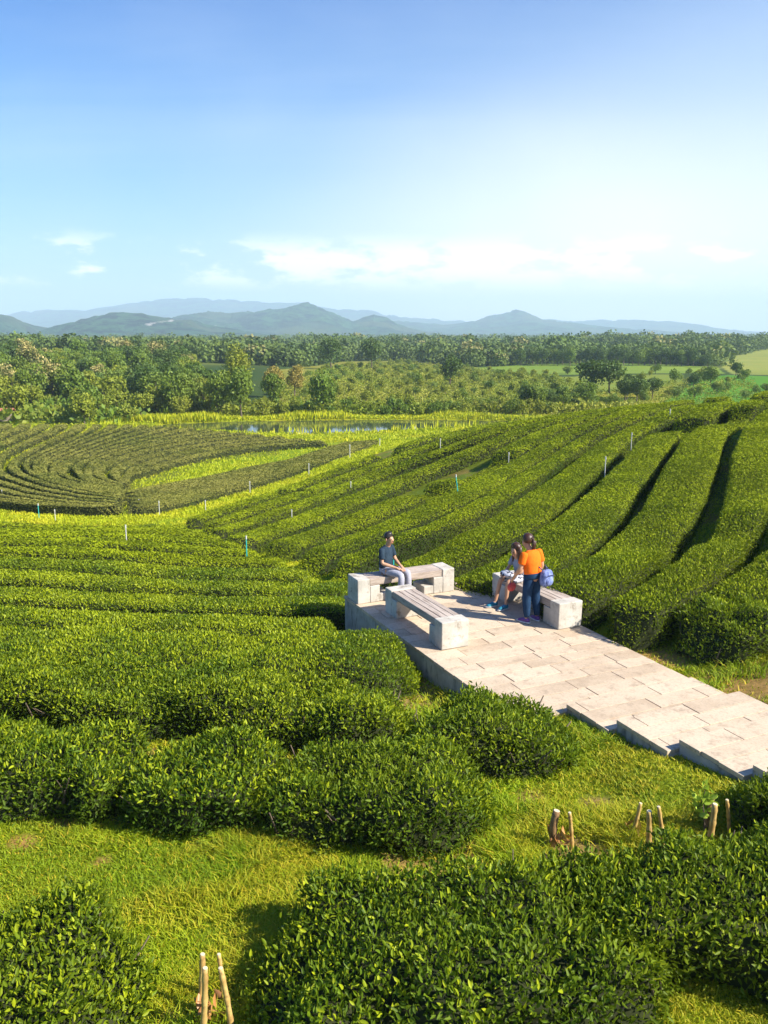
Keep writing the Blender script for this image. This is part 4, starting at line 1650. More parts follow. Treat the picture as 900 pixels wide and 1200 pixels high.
# shrubby trees beyond the pond
for i in range(64):
    px = 190 + i * 7.3 + rr_.uniform(-3, 3)
    py = 488 + rr_.uniform(-6, 1.5)
    px_tree((rr_.choice(['limebush', 'limebush', 'bush', 'lime', 'mid']) if px < 420 else rr_.choice(['limebush', 'limebush', 'bush']), i % 3), px, py, rr_.uniform(.8, 1.25) * (1.0 if px < 420 else .9),
            "yellow-green young tree in the belt along the far bank of the pond", "shrub", "young trees along the far bank of the pond", sz=1.25)
orch = plane_poly([(300, 478), (350, 446), (400, 430), (470, 425), (570, 434), (650, 444), (690, 462), (640, 484), (480, 486), (380, 486)])
sp_ = scatter(6000, orch, 6.4, 8, 0.006)
print("orchard", len(sp_))
for i, (x, y) in enumerate(sp_[:290]):
    k = rr_.choice(['limebush', 'bush', 'limebush'])
    plant((k, rr_.randrange(3)), x, y, rr_.uniform(.65, 1.25), ("yellow-green" if k == 'limebush' else "mid green") + " shrub scattered over the scrubby slope beyond the pond",
          "shrub", f"{'yellow-green' if k == 'limebush' else 'mid green'} shrubs on the scrubby slope beyond the pond")


# far woods, one mass each
def far_wood(name, label, n, ymin, ymax, umax, size, lq, seed, reject):
    rng = np.random.default_rng(seed)
    ymin, ymax, size = ymin * K_, ymax * K_, size * K_
    y = ymin * (ymax / ymin) ** rng.random(n)
    u = rng.uniform(-umax, umax, n)
    x = u * y
    keep = ~reject(x, y)
    dens = fbm(x, y, 5, 1 / 38., 3)
    keep &= dens > .34
    x, y = x[keep], y[keep]
    n = len(x)
    z = terrain(x, y)
    sc_ = size * rng.uniform(.6, 1.3, n) * (1 + .35 * (rng.random(n) < .12))
    per = lq
    k = np.repeat(np.arange(n), per)
    d_ = unit(rng.normal(size=(n * per, 3)) + np.array([0, 0, .3]))
    lump = rng.uniform(.75, 1.15, n * per)
    R_ = np.stack([sc_ * .55, sc_ * .55, sc_ * .50], 1)
    P = np.stack([x, y, z + sc_ * .45], 1)[k] + d_ * R_[k] * lump[:, None]
    L_ = sc_[k] * .19
    v, q, vp = leaves(P, d_, L_, L_ * .8, False, rng, up=.1, rnd_=1.0, out=.4, lay=np.full(len(P), .75))
    tt = np.clip(rng.random(n)[k] * .65 + rng.random(n * per) * .35, 0, 1)
    sp = (rng.random(n) < .05)[k] * smooth(d_[:, 2], .1, .7) * .8
    me = mesh_np(name, v, q, None, M['far_wood'], False, {'tint': ('FLOAT', np.repeat(tt, 4)), 'young': ('FLOAT', np.repeat(sp, 4))})
    tag(link(bpy.data.objects.new(name, me)), label, "woodland", kind='stuff')


M['far_wood'] = leaf_mat('far_wood', (0.045, 0.090, 0.020), (0.135, 0.200, 0.030), (0.30, 0.27, 0.09), .12, .7, .2, .15, .02)
_fp = [plane_poly(p) for p, c in far_polys]


def rej(x, y):
    m = np.zeros(x.shape, bool)
    for p in _fp:
        m |= in_poly(x, y, p)
    m |= in_poly(x, y, left_wood)
    return m


far_wood("distant_woodland", "mixed green woodland filling the valley floor beyond the fields", 2800, 440, 760, .62, 9.0, 150, 41, rej)
far_wood("distant_woodland", "dark far woodland on the low rises under the hills", 3800, 760, 1350, .62, 9.5, 90, 42, rej)
far_wood("distant_woodland", "hazy farthest woodland at the foot of the blue hills", 3600, 1350, 3300, .62, 9.5, 50, 43, lambda x, y: np.zeros(x.shape, bool))

def thicket(name, label, poly, n, size, lq, mat, seed):
    rng = np.random.default_rng(seed)
    xs_, ys_ = np.array(poly).T
    x = rng.uniform(xs_.min(), xs_.max(), n * 3)
    y = rng.uniform(ys_.min(), ys_.max(), n * 3)
    k_ = in_poly(x, y, poly)
    x, y = x[k_][:n], y[k_][:n]
    n = len(x)
    z = terrain(x, y)
    sc_ = size * K_ * rng.uniform(.5, 1.4, n)
    k = np.repeat(np.arange(n), lq)
    d_ = unit(rng.normal(size=(n * lq, 3)) + np.array([0, 0, .35]))
    P = np.stack([x, y, z + sc_ * .2], 1)[k] + d_ * (sc_[k] * .6)[:, None] * rng.uniform(.6, 1.1, n * lq)[:, None] * np.array([1.2, 1.2, .8])
    L_ = sc_[k] * .34
    v, q, vp = leaves(P, d_, L_, L_ * .7, False, rng, up=.3, rnd_=1.0, out=.4)
    tt = np.clip(rng.random(n)[k] * .65 + rng.random(n * lq) * .35, 0, 1)
    yg = np.clip(smooth(fbm(x, y, 3, 1 / 14., 3), .42, .62)[k] * .8 * rng.random(n * lq), 0, 1)
    me = mesh_np(name, v, q, None, M[mat], False, {'tint': ('FLOAT', np.repeat(tt, 4)), 'young': ('FLOAT', np.repeat(yg, 4))})
    tag(link(bpy.data.objects.new(name, me)), label, "undergrowth", kind='stuff')


thicket("undergrowth", "dense green undergrowth filling the left wood between its trees", left_wood, 5200, 3.2, 26, 't_mid', 61)
thicket("undergrowth", "rough yellow-green scrub and tall grass covering the slope beyond the pond", orch, 9000, 1.3, 14, 't_lime', 62)
_ff = plane_poly([(540, 494), (560, 470), (640, 464), (720, 460), (800, 452), (880, 452), (900, 476), (640, 496)])
thicket("undergrowth", "rough green scrub along the valley fields behind the right hillside", _ff, 1500, 1.2, 14, 't_lime', 63)
_bk = [(x * K_, y * K_) for x, y in [(-75, 201), (0, 203), (75, 206), (75, 214), (0, 213), (-80, 212)]]
thicket("undergrowth", "yellow-green thicket along the far bank of the pond", _bk, 1300, 2.2, 22, 't_lime', 64)

# small farm hut by the left wood
M['roof'] = simple('hut_roof', (0.34, 0.12, 0.07), (0.46, 0.20, 0.12), 1.5, .8)
M['hut_wall'] = simple('hut_wall', (0.30, 0.24, 0.18), (0.40, 0.34, 0.27), 2.0, .9)
hx, hy = on_plane(10, 492, BASE_Z)
hy -= 1
root = empty("hut", (hx, hy, hz(hx, hy)), .1)
root.scale = (K_ * .75, K_ * .75, K_ * .75)
tag(root, "small hut with a reddish roof at the left edge of the wood", "hut")
b = MB(); b.box((0, 0, 1.3), (4.6, 3.6, 2.6)); b.build("wall", M['hut_wall'], root)
b = MB()
for sg in (-1, 1):
    Mr = Matrix.Translation((0, sg * 1.15, 3.05)) @ Matrix.Rotation(-sg * .42, 4, 'X')
    b.box((0, 0, 0), (5.6, 2.7, .12), M=Mr)
b.build("roof", M['roof'], root)

# ------------------------------------------------------------------ bamboo stakes
_m = Mat('bamboo')
P_ = _m.obj()
c = _m.mix(_m.ramp(_m.noise(9, 5, .6, P_), .35, .65), (0.36, 0.21, 0.065), (0.62, 0.44, 0.15))
c = _m.mix(_m.ramp(_m.noise(22, 6, .7, P_), .55, .7, 0, .8), c, (0.14, 0.085, 0.04))
_m.col(c); _m.rough(.5, .4)
M['bamboo'] = _m.m
M['bamboo_cut'] = simple('bamboo_cut', (0.62, 0.5, 0.30), (0.7, 0.6, 0.4), 20)
_m = Mat('log_bark')
P_ = _m.obj()
c = _m.mix(_m.ramp(_m.noise(11, 6, .65, P_), .35, .65), (0.17, 0.095, 0.045), (0.36, 0.22, 0.10))
_m.col(c); _m.rough(.85, .2); _m.bump(_m.noise(30, 6, .7, P_), .6, .01)
M['log'] = _m.m

STK = [
    ((645, 991), (651, 949), .042, 'log', "thick brown wooden stake, left of the leftmost stake pair on the lawn"),
    ((671, 994), (667, 951), .020, 'bamboo', "thin yellow bamboo stake beside the thick brown stake on the lawn"),
    ((738, 979), (750, 940), .021, 'bamboo', "bamboo stake leaning left to right, leftmost of the middle trio on the lawn"),
    ((760, 996), (760, 949), .030, 'bamboo', "upright bamboo stake in the centre of the middle trio on the lawn"),
    ((780, 997), (771, 944), .020, 'bamboo', "thin yellow bamboo stake, rightmost of the middle trio on the lawn"),
    ((830, 988), (837, 941), .031, 'bamboo', "thick curved bamboo stake by the leafy sapling below the steps"),
    ((823, 972), (834, 934), .024, 'log', "dark short stake behind the thick curved bamboo stake by the sapling"),
    ((856, 976), (851, 936), .019, 'bamboo', "thin bamboo stake, rightmost of all the stakes on the lawn"),
    ((231, 1184), (238, 1116), .024, 'bamboo', "taller rear left bamboo stake of the lower left group"),
    ((235, 1215), (241, 1132), .024, 'bamboo', "greenish front left bamboo stake of the lower left group"),
    ((261, 1172), (257, 1116), .018, 'bamboo', "thin rear right bamboo stake of the lower left group"),
    ((274, 1215), (259, 1132), .022, 'bamboo', "front right bamboo stake leaning left in the lower left group"),
]
for (bpx, tpx, r_, mt, lb) in STK:
    x, y = hit(*bpx)
    z = hz(x, y)
    tx, ty, tz = at_depth(tpx[0], tpx[1], y + .02)
    H_ = tz - z
    b = MB()
    pts, rads = [], []
    nn_ = 4 if mt == 'bamboo' else 3
    for i in range(nn_ * 4 + 1):
        f = i / (nn_ * 4)
        w_ = math.sin(f * PI) * .008 + (0.012 * math.sin(f * 7) if mt == 'log' else 0)
        pts.append(((tx - x) * f + w_, w_ * .5, -.12 + (H_ + .12) * f))
        rads.append(r_ * (1 - .18 * f) * (1.22 if i % 4 == 2 and mt == 'bamboo' else 1))
    b.tube(pts, rads, 10)
    root = empty("wooden_stake" if mt == 'log' else "bamboo_stake", (x, y, z))
    tag(root, lb, "stake", "stakes standing on the lawn")
    b.build("cane" if mt == 'bamboo' else "log", M[mt], root, smooth_shade=True)
    b = MB()
    e_ = Vector(pts[-1])
    d_ = (e_ - Vector(pts[-2])).normalized()
    b.tube([e_ + d_ * .001, e_ + d_ * .004], [rads[-1] * .9, rads[-1] * .8], 10)
    b.build("cut_end", M['bamboo_cut'], root)

# leafy sapling and dry leaves among the stakes
x, y = hit(826, 976)
root = empty("sapling", (x, y, hz(x, y)))
tag(root, "small sapling with pale green leaves beside the rightmost stakes", "sapling")
b = MB()
b.tube([(0, 0, -.05), (-.02, 0, .18), (-.05, .01, .36), (-.03, .0, .47)], [.008, .007, .005, .003], 6)
b.build("stem", M['bark'], root)
rng = np.random.default_rng(3)
m = 34
P = np.stack([rng.uniform(-.10, .06, m), rng.uniform(-.06, .06, m), rng.uniform(.16, .50, m)], 1)
M['sapling'] = leaf_mat('sapling_leaf', (0.30, 0.46, 0.03), (0.42, 0.60, 0.05), (0.55, 0.65, 0.12), .3, .8, .05)
v, q, vp = leaves(P, unit(rng.normal(size=(m, 3))), np.full(m, .085), np.full(m, .055), True, rng)
me = mesh_np("foliage", v, q, None, M['sapling'], False, {'tint': ('FLOAT', np.repeat(rng.random(m), 6)), 'young': ('FLOAT', np.repeat(rng.random(m) * .3, 6))})
link(bpy.data.objects.new("foliage", me), root)
M['dry'] = leaf_mat('dry_leaf', (0.32, 0.12, 0.04), (0.55, 0.27, 0.08), (0.6, 0.35, 0.12), .2, patch=0.0)
for px, py, n_, lb in ((657, 990, 16, "heap of orange dry leaves between the thick brown stake and its thin neighbour"),
                       (744, 981, 8, "few dry brown leaves at the foot of the leaning middle stake"),
                       (250, 1196, 18, "reddish dry leaves between the lower left bamboo stakes")):
    x, y = hit(px, py)
    rng = np.random.default_rng(px)
    P = np.stack([rng.normal(0, .055, n_), rng.normal(0, .05, n_), rng.uniform(.0, .13, n_)], 1)
    v, q, vp = leaves(P, unit(rng.normal(size=(n_, 3))), np.full(n_, .11), np.full(n_, .05), True, rng)
    me = mesh_np("dry_leaves", v, q, None, M['dry'], False, {'tint': ('FLOAT', np.repeat(rng.random(n_), 6)), 'young': ('FLOAT', np.repeat(rng.random(n_) * .3, 6))})
    o = link(bpy.data.objects.new("dry_leaves", me))
    o.location = (x, y, hz(x, y))
    tag(o, lb, "dry leaves", kind='stuff')

# ------------------------------------------------------------------ irrigation poles
M['pole_white'] = simple('pole_white', (0.48, 0.48, 0.44), (0.62, 0.62, 0.58), 6, .5)
M['pole_teal'] = simple('pole_teal', (0.02, 0.36, 0.33), (0.05, 0.50, 0.46), 6, .5)
POLES = [
    (289, 649, 628, 't', "teal pole standing at the edge of the left slope hedges by the valley strip"),
    (539, 579, 556, 't', "leaning teal pole in the middle of the right hillside rows"),
    (461, 672, 650, 't', "teal and white pole in the hedges right behind the seated man"),
    (46, 609, 590, 't', "blue-green pole beside the track at the far left"),
    (709, 551, 535, 'w', "pale pole at a hedge gap high on the right hillside"),
    (596, 542, 530, 'w', "white pole on the right hillside above the leaning teal pole"),
    (740, 516, 507, 'w', "short white pole near the crest of the right hillside"),
    (785, 487, 479, 'w', "white pole on the crest of the right hillside"),
    (516, 521, 514, 'w', "white pole near the pond's right end"),
    (342, 608, 597, 'w', "white pole among the right hillside's lower rows"),
    (411, 571, 564, 'w', "small white pole below the track on the right hillside"),
    (187, 605, 587, 'w', "tallest white pole beside the track in front of the brown strip"),
    (163, 594, 585, 'w', "white pole in the brown strip at its left end"),
    (241, 599, 586, 'w', "white pole at the track edge right of the tallest white pole"),
    (293, 578, 564, 'w', "white pole in the brown strip midway along the track"),
    (362, 557, 543, 'w', "white pole in the brown strip below the grass pocket's tip"),
    (410, 537, 521, 'w', "white pole beside the track near the pond"),
    (445, 524, 514, 'w', "white pole where the track meets the pond bank"),
    (148, 631, 615, 'w', "white pole in the left slope hedges below the track"),
    (65, 610, 597, 'w', "short white pole right of the blue-green pole by the track"),
    (3, 585, 574, 'w', "white pole at the left frame edge in the clipped rows"),
    (84, 578, 571, 'w', "short white pole in the lower curves of the clipped rows"),
]
for px, pb, pt, kd, lb in POLES:
    in_hedge = px in (289, 539, 461, 709, 596, 740, 785, 516, 342, 411, 148)
    x, y = hit(px, pb, off=.6 if in_hedge else 0.0)
    _, _, zt = at_depth(px, pt, y)
    z = hz(x, y)
    r_ = max(.018, .00048 * y)
    H_ = max(.35, zt - z)
    root = empty("irrigation_pole", (x, y, z))
    tag(root, lb, "pole", "irrigation poles standing in the tea fields")
    ln = .12 if kd == 't' and px == 539 else 0
    b = MB(); b.tube([(0, 0, -.2), (-ln * .5 * H_, 0, H_ * .5), (-ln * H_, 0, H_ - .1)], r_, 8)
    b.build("pipe", M['pole_teal' if kd == 't' else 'pole_white'], root)
    b = MB(); b.tube([(-ln * H_, 0, H_ - .1), (-ln * H_, 0, H_)], [r_ * 1.5, r_ * 1.3], 8)
    b.build("sprinkler_head", M['pole_white'], root)

# ------------------------------------------------------------------ people
M['skin'] = simple('skin', (0.46, 0.25, 0.15), (0.52, 0.29, 0.18), 6, .55, .35)
M['hair_black'] = simple('hair_black', (0.010, 0.008, 0.007), (0.022, 0.016, 0.012), 30, .45, .5)
M['hair_brown'] = simple('hair_brown', (0.032, 0.012, 0.006), (0.065, 0.024, 0.011), 30, .45, .5)
M['navy'] = simple('navy_cotton', (0.020, 0.035, 0.055), (0.035, 0.058, 0.085), 7, .9, .1, .4, .02)
M['grey_cloth'] = simple('grey_cloth', (0.27, 0.27, 0.33), (0.38, 0.38, 0.44), 7, .9, .1, .5, .02)
M['orange'] = simple('orange_cotton', (0.80, 0.13, 0.008), (0.90, 0.19, 0.012), 5, .85, .15, .5, .02)
M['denim'] = simple('dark_denim', (0.010, 0.028, 0.070), (0.022, 0.055, 0.115), 8, .9, .1, .5, .02)
M['pack_blue'] = simple('pack_blue', (0.05, 0.075, 0.24), (0.27, 0.34, 0.62), 16, .7, .3, .5, .02)
M['pack_dark'] = simple('pack_dark', (0.03, 0.04, 0.10), (0.06, 0.08, 0.18), 9, .7, .3)
M['shoe_blue'] = simple('shoe_blue', (0.01, 0.14, 0.24), (0.02, 0.24, 0.34), 14, .6, .4)
M['shoe_purple'] = simple('shoe_purple', (0.07, 0.03, 0.16), (0.14, 0.05, 0.26), 14, .6, .4)
M['shoe_dark'] = simple('shoe_dark', (0.03, 0.03, 0.035), (0.06, 0.06, 0.07), 14, .6, .4)
M['sole'] = simple('sole', (0.55, 0.55, 0.55), (0.7, 0.7, 0.7), 10, .7)
M['red_cloth'] = simple('red_cloth', (0.42, 0.04, 0.05), (0.60, 0.10, 0.08), 12, .8)
_m = Mat('patterned_cloth')
P_ = _m.obj()
c = _m.mix(_m.ramp(_m.noise(16, 3, .5, P_), .50, .54), (0.50, 0.52, 0.58), (0.05, 0.05, 0.07))
_m.col(c); _m.rough(.85, .15)
M['pattern'] = _m.m
M['eye'] = simple('eye_dark', (0.01, 0.008, 0.006), (0.02, 0.015, 0.01), 10, .3)
M['lip'] = simple('lips', (0.34, 0.11, 0.09), (0.40, 0.14, 0.11), 10, .5)


def skin_object(name, J, E_, mat, parent, root_key, levels=2):
    keys = list(J)
    me = bpy.data.meshes.new(name)
    me.from_pydata([J[k][0] for k in keys], [(keys.index(a), keys.index(b)) for a, b in E_], [])
    o = bpy.data.objects.new(name, me)
    link(o, parent)
    m = o.modifiers.new("skin", 'SKIN')
    m.use_smooth_shade = True
    sv = me.skin_vertices[0].data if me.skin_vertices else None
    if sv is None:
        me_attr = None
        bpy.context.view_layer.objects.active = o
        bpy.ops.mesh.customdata_skin_add()
        sv = me.skin_vertices[0].data
    for i, k in enumerate(keys):
        r = J[k][1]
        sv[i].radius = (r, r) if not isinstance(r, tuple) else r
        sv[i].use_root = (k == root_key)
    s_ = o.modifiers.new("sub", 'SUBSURF')
    s_.levels = s_.render_levels = levels
    me.materials.append(mat)
    dg = bpy.context.evaluated_depsgraph_get()
    ev = o.evaluated_get(dg)
    nm = bpy.data.meshes.new_from_object(ev)
    nm.name = name
    o.modifiers.clear()
    o.data = nm
    nm.polygons.foreach_set("use_smooth", [True] * len(nm.polygons))
    if not nm.materials:
        nm.materials.append(mat)
    return o


class Loft(MB):
    def loft(self, secs, seg=16, cap=True):
        """secs: (centre, rx, ry, xaxis, yaxis)"""
        b = len(self.v)
        for c_, rx, ry, ax, ay in secs:
            c_, ax, ay = Vector(c_), Vector(ax).normalized(), Vector(ay).normalized()
            for k in range(seg):
                t = 2 * PI * k / seg
                self.v.append(tuple(c_ + ax * (rx * math.cos(t)) + ay * (ry * math.sin(t))))
        n = len(secs)
        for i in range(n - 1):
            for k in range(seg):
                k2 = (k + 1) % seg
                self.f.append([b + i * seg + k, b + i * seg + k2, b + (i + 1) * seg + k2, b + (i + 1) * seg + k])
        if cap:
            self.f.append([b + k for k in reversed(range(seg))])
            self.f.append([b + (n - 1) * seg + k for k in range(seg)])


def V3(*a):
    return Vector(a)


def person(loc, heading, J, label, shirt, legs, shoe, hair, hair_fn, build=1.0, shorts=False, group=None):
    """J: joints in a local frame, x forward, y to the person's left, z up"""
    root = empty("person", loc, heading)
    tag(root, label, "person", group)
    J = {k: Vector(v) for k, v in J.items()}
    up = (J['neck'] - J['hip']).normalized()
    left = (J['shL'] - J['shR']).normalized()
    fwd = left.cross(up).normalized()
    hd = J['head']
    hf = Vector(J.get('look', fwd)).normalized()
    r = {}
    body = {
        'hip': (J['hip'], .105), 'waist': (J['hip'].lerp(J['chest'], .5), .095), 'chest': (J['chest'], .11), 'neck': (J['neck'], .048),
        'jaw': (hd - V3(0, 0, .055) + hf * .012, .066), 'skull': (hd + V3(0, 0, .035), .088), 'crown': (hd + V3(0, 0, .085) - hf * .01, .052),
        'nose1': (hd + hf * .085 + V3(0, 0, -.005), .020), 'nose2': (hd + hf * .106 + V3(0, 0, -.022), .010),
    }
    E_ = [('hip', 'waist'), ('waist', 'chest'), ('chest', 'neck'), ('neck', 'jaw'), ('jaw', 'skull'), ('skull', 'crown'), ('skull', 'nose1'), ('nose1', 'nose2')]
    for S_ in 'LR':
        sh, el_, wr = J['sh' + S_], J['el' + S_], J['wr' + S_]
        hp, kn, an, toe = J['hp' + S_], J['kn' + S_], J['an' + S_], J['toe' + S_]
        hd_dir = Vector(J['hand' + S_]).normalized()
        palm = wr + hd_dir * .075
        body.update({'sh' + S_: (sh, .038 * build), 'el' + S_: (el_, .037 * build), 'fa' + S_: (el_.lerp(wr, .35), .036 * build), 'wr' + S_: (wr, .023), 'palm' + S_: (palm, (.030, .018)),
                     'hp' + S_: (hp, .082 * build), 'th' + S_: (hp.lerp(kn, .4), .076 * build), 'kn' + S_: (kn, .050), 'ca' + S_: (kn.lerp(an, .3), .050 * build), 'an' + S_: (an, .031), 'foot' + S_: (toe, .030)})
        E_ += [('chest', 'sh' + S_), ('sh' + S_, 'el' + S_), ('el' + S_, 'fa' + S_), ('fa' + S_, 'wr' + S_), ('wr' + S_, 'palm' + S_),
               ('hip', 'hp' + S_), ('hp' + S_, 'th' + S_), ('th' + S_, 'kn' + S_), ('kn' + S_, 'ca' + S_), ('ca' + S_, 'an' + S_), ('an' + S_, 'foot' + S_)]
        side = hd_dir.cross(up)
        if side.length < .2:
            side = hd_dir.cross(fwd)
        side.normalize()
        drop = side.cross(hd_dir).normalized()
        if drop.z > 0:
            drop = -drop
        for q_, (off, ln) in enumerate(((-.024, .062), (-.008, .072), (.008, .068), (.024, .052))):
            a_ = palm + hd_dir * .022 + side * off
            b1 = a_ + hd_dir * ln * .5 + drop * .006
            b2 = b1 + hd_dir * ln * .40 + drop * .022
            body[f'f{q_}a{S_}'] = (b1, .0085)
            body[f'f{q_}b{S_}'] = (b2, .0075)
            E_ += [('palm' + S_, f'f{q_}a{S_}'), (f'f{q_}a{S_}', f'f{q_}b{S_}')]
        inner = -side if S_ == 'L' else side
        body['t1' + S_] = (wr + hd_dir * .045 + inner * .034, .011)
        body['t2' + S_] = (wr + hd_dir * .080 + inner * .042 + drop * .01, .009)
        E_ += [('wr' + S_, 't1' + S_), ('t1' + S_, 't2' + S_)]
    skin_object("body", body, E_, M['skin'], root, 'hip')
    # face
    sd = hf.cross(V3(0, 0, 1)).normalized()
    for sg in (-1, 1):
        b = MB(); b.ball(tuple(hd + hf * .080 + sd * sg * .032 + V3(0, 0, .012)), (.012, .012, .007), 8, 6); b.build("eye", M['eye'], root, smooth_shade=True)
        b = MB(); b.ball(tuple(hd + sd * sg * .088 + V3(0, 0, -.005) - hf * .005), (.012, .012, .030), 8, 6); b.build("ear", M['skin'], root, smooth_shade=True)
    b = MB(); b.ball(tuple(hd + hf * .078 + V3(0, 0, -.058)), (.016, .024 if abs(sd.y) > .5 else .016, .007), 8, 6); b.build("mouth", M['lip'], root, smooth_shade=True)
    # hair
    b = MB()
    hair_fn(b, hd, hf, sd)
    b.build("hair", M[hair], root, smooth_shade=True)
    # shirt: torso and sleeves in one mesh
    b = Loft()
    hem = J['hip'] - up * .02
    ch, nk = J['chest'], J['neck']
    shm = (J['shL'] + J['shR']) / 2
    sw = (J['shL'] - J['shR']).length / 2
    b.loft([(hem, .165 * build, .125 * build, left, fwd), (J['hip'].lerp(ch, .25), .155 * build, .118 * build, left, fwd), (J['hip'].lerp(ch, .6), .158 * build, .118 * build, left, fwd),
            (ch, .172 * build, .122 * build, left, fwd), (ch.lerp(shm, .6), sw * 1.02, .112 * build, left, fwd), (shm + up * .015, sw * .92, .082, left, fwd),
            (shm + up * .055, sw * .5, .062, left, fwd), (nk.lerp(shm, .45) + up * .01, .062, .058, left, fwd)], 18)
    for S_ in 'LR':
        sh, el_ = J['sh' + S_], J['el' + S_]
        d_ = (el_ - sh).normalized()
        ax = d_.cross(fwd).normalized()
        if ax.length < .1:
            ax = d_.cross(up).normalized()
        ay = d_.cross(ax).normalized()
        L_ = (el_ - sh).length
        b.loft([(sh - d_ * .045, .062 * build, .066 * build, ax, ay), (sh + d_ * L_ * .25, .060 * build, .062 * build, ax, ay), (sh + d_ * L_ * .70, .060 * build, .063 * build, ax, ay), (sh + d_ * L_ * .72, .050 * build, .052 * build, ax, ay)], 12)
    b.build("shirt", M[shirt], root, smooth_shade=True, subsurf=1)
    # trousers or shorts
    b = Loft()
    pel = J['hip']
    hm = (J['hpL'] + J['hpR']) / 2
    b.loft([(pel + up * .10, .145 * build, .108 * build, left, fwd), (pel, .162 * build, .125 * build, left, fwd), (hm - up * .06, .160 * build, .125 * build, left, fwd)], 18)
    for S_ in 'LR':
        hp, kn, an = J['hp' + S_], J['kn' + S_], J['an' + S_]
        d1 = (kn - hp).normalized(); d2 = (an - kn).normalized()
        dm = (d1 + d2).normalized()

        def fr(d_):
            ax = left - d_ * left.dot(d_)
            ax.normalize()
            return ax, d_.cross(ax).normalized()
        secs = [(hp - d1 * .04, .088 * build, .100 * build, *fr(d1)), (hp.lerp(kn, .35), .080 * build, .084 * build, *fr(d1)), (hp.lerp(kn, .8), .070 * build, .073 * build, *fr(d1))]
        if shorts:
            secs = secs[:2] + [(hp.lerp(kn, .85), .082 * build, .084 * build, *fr(d1)), (hp.lerp(kn, .86), .06, .06, *fr(d1))]
        else:
            secs += [(kn, .068 * build, .072 * build, *fr(dm)), (kn.lerp(an, .3), .066 * build, .068 * build, *fr(d2)), (kn.lerp(an, .92), .058, .060, *fr(d2)), (kn.lerp(an, .95), .040, .042, *fr(d2))]
        b.loft(secs, 14)
    b.build("shorts" if shorts else "trousers", M[legs], root, smooth_shade=True, subsurf=1)
    for S_ in 'LR':
        an, toe = J['an' + S_], J['toe' + S_]
        d_ = (toe - an); d_.z = 0; d_.normalize()
        zf = min(an.z - .075, toe.z - .03)
        a_ = Vector((an.x, an.y, zf)) - d_ * .055
        ax = d_.cross(V3(0, 0, 1)).normalized()
        b = Loft()
        z = V3(0, 0, 1)
        b.loft([(a_ + z * .045, .028, .030, ax, z), (a_ + d_ * .03 + z * .055, .040, .050, ax, z), (a_ + d_ * .10 + z * .050, .043, .046, ax, z), (a_ + d_ * .18 + z * .038, .046, .032, ax, z), (a_ + d_ * .245 + z * .028, .034, .020, ax, z)], 12)
        so_ = b.build("shoe", M[shoe], root, smooth_shade=True, subsurf=1)
        b = Loft()
        b.loft([(a_ - d_ * .012 + z * .010, .030, .012, ax, z), (a_ + d_ * .05 + z * .010, .044, .014, ax, z), (a_ + d_ * .17 + z * .010, .050, .014, ax, z), (a_ + d_ * .262 + z * .012, .030, .012, ax, z)], 12)
        b.build("sole", M['sole'], so_, smooth_shade=True)
    return root


def short_hair(b, hd, hf, sd):
    def fn(p, q):
        f_ = p.dot(hf)
        # open towards the face, close to the head at the nape
        k = 1.0
        k = 1 - .24 * float(smooth(f_, .15, .5)) * (1 - float(smooth(p.z, .45, .8)))
        if p.z < -.35:
            k = min(k, .74)
        return q * k
    b.ball(tuple(hd + V3(0, 0, .040) - hf * .012), (.098, .096, .100), 20, 14, fn)


def pony_hair(b, hd, hf, sd):
    def fn(p, q):
        f_ = p.dot(hf)
        k = 1.0
        if f_ > .35 and p.z < .45:
            k = .78
        if p.z < -.5:
            k = .74
        return q * k
    b.ball(tuple(hd + V3(0, 0, .036) - hf * .018), (.108, .108, .112), 20, 14, fn)
    a_ = hd - hf * .11 + V3(0, 0, .03)
    b.tube([tuple(a_ + hf * .03), tuple(a_ - hf * .03 + V3(0, 0, .01)), tuple(a_ - hf * .055 + V3(0, 0, -.07)), tuple(a_ - hf * .050 + V3(0, 0, -.17)), tuple(a_ - hf * .035 + V3(0, 0, -.27))],
           [.022, .034, .040, .034, .012], 10)


def long_hair(b, hd, hf, sd):
    def fn(p, q):
        f_ = p.dot(hf)
        k = 1.0
        if f_ > .35 and p.z < .45:
            k = .76
        return q * k
    b.ball(tuple(hd + V3(0, 0, .034) - hf * .016), (.108, .108, .112), 20, 14, fn)
    for t in (-1, -.5, 0, .5, 1):
        a_ = hd - hf * (.055 - .03 * abs(t)) + sd * t * .075
        b.tube([tuple(a_ + V3(0, 0, .06)), tuple(a_ - hf * .02 + V3(0, 0, -.06)), tuple(a_ - hf * .015 + V3(0, 0, -.17)), tuple(a_ + V3(0, 0, -.25))], [.05, .045, .036, .015], 8)


# seated man on the far bench
mx, my = sn(-14.45, 6.72)
SEAT = .475
J = dict(hip=(0, 0, SEAT + .10), chest=(.01, 0, SEAT + .38), neck=(.05, 0, SEAT + .56), head=(.085, .0, SEAT + .695), look=(.98, -.1, -.14),
         shL=(.02, .165, SEAT + .50), shR=(.02, -.165, SEAT + .50), elL=(.09, .205, SEAT + .25), elR=(.06, -.215, SEAT + .25), wrL=(.31, .06, SEAT + .17), wrR=(.30, -.085, SEAT + .165),
         handL=(.85, -.45, -.25), handR=(.85, .5, -.25),
         hpL=(.02, .085, SEAT + .075), hpR=(.02, -.085, SEAT + .075), knL=(.43, .135, SEAT + .055), knR=(.44, -.115, SEAT + .055),
         anL=(.44, .14, .085), anR=(.42, -.13, .085), toeL=(.56, .15, .035), toeR=(.55, -.14, .035))
person((mx, my, .004), math.radians(-33), J, "man in a dark blue T-shirt and grey trousers sitting on the far bench",
       'navy', 'grey_cloth', 'shoe_dark', 'hair_black', short_hair)

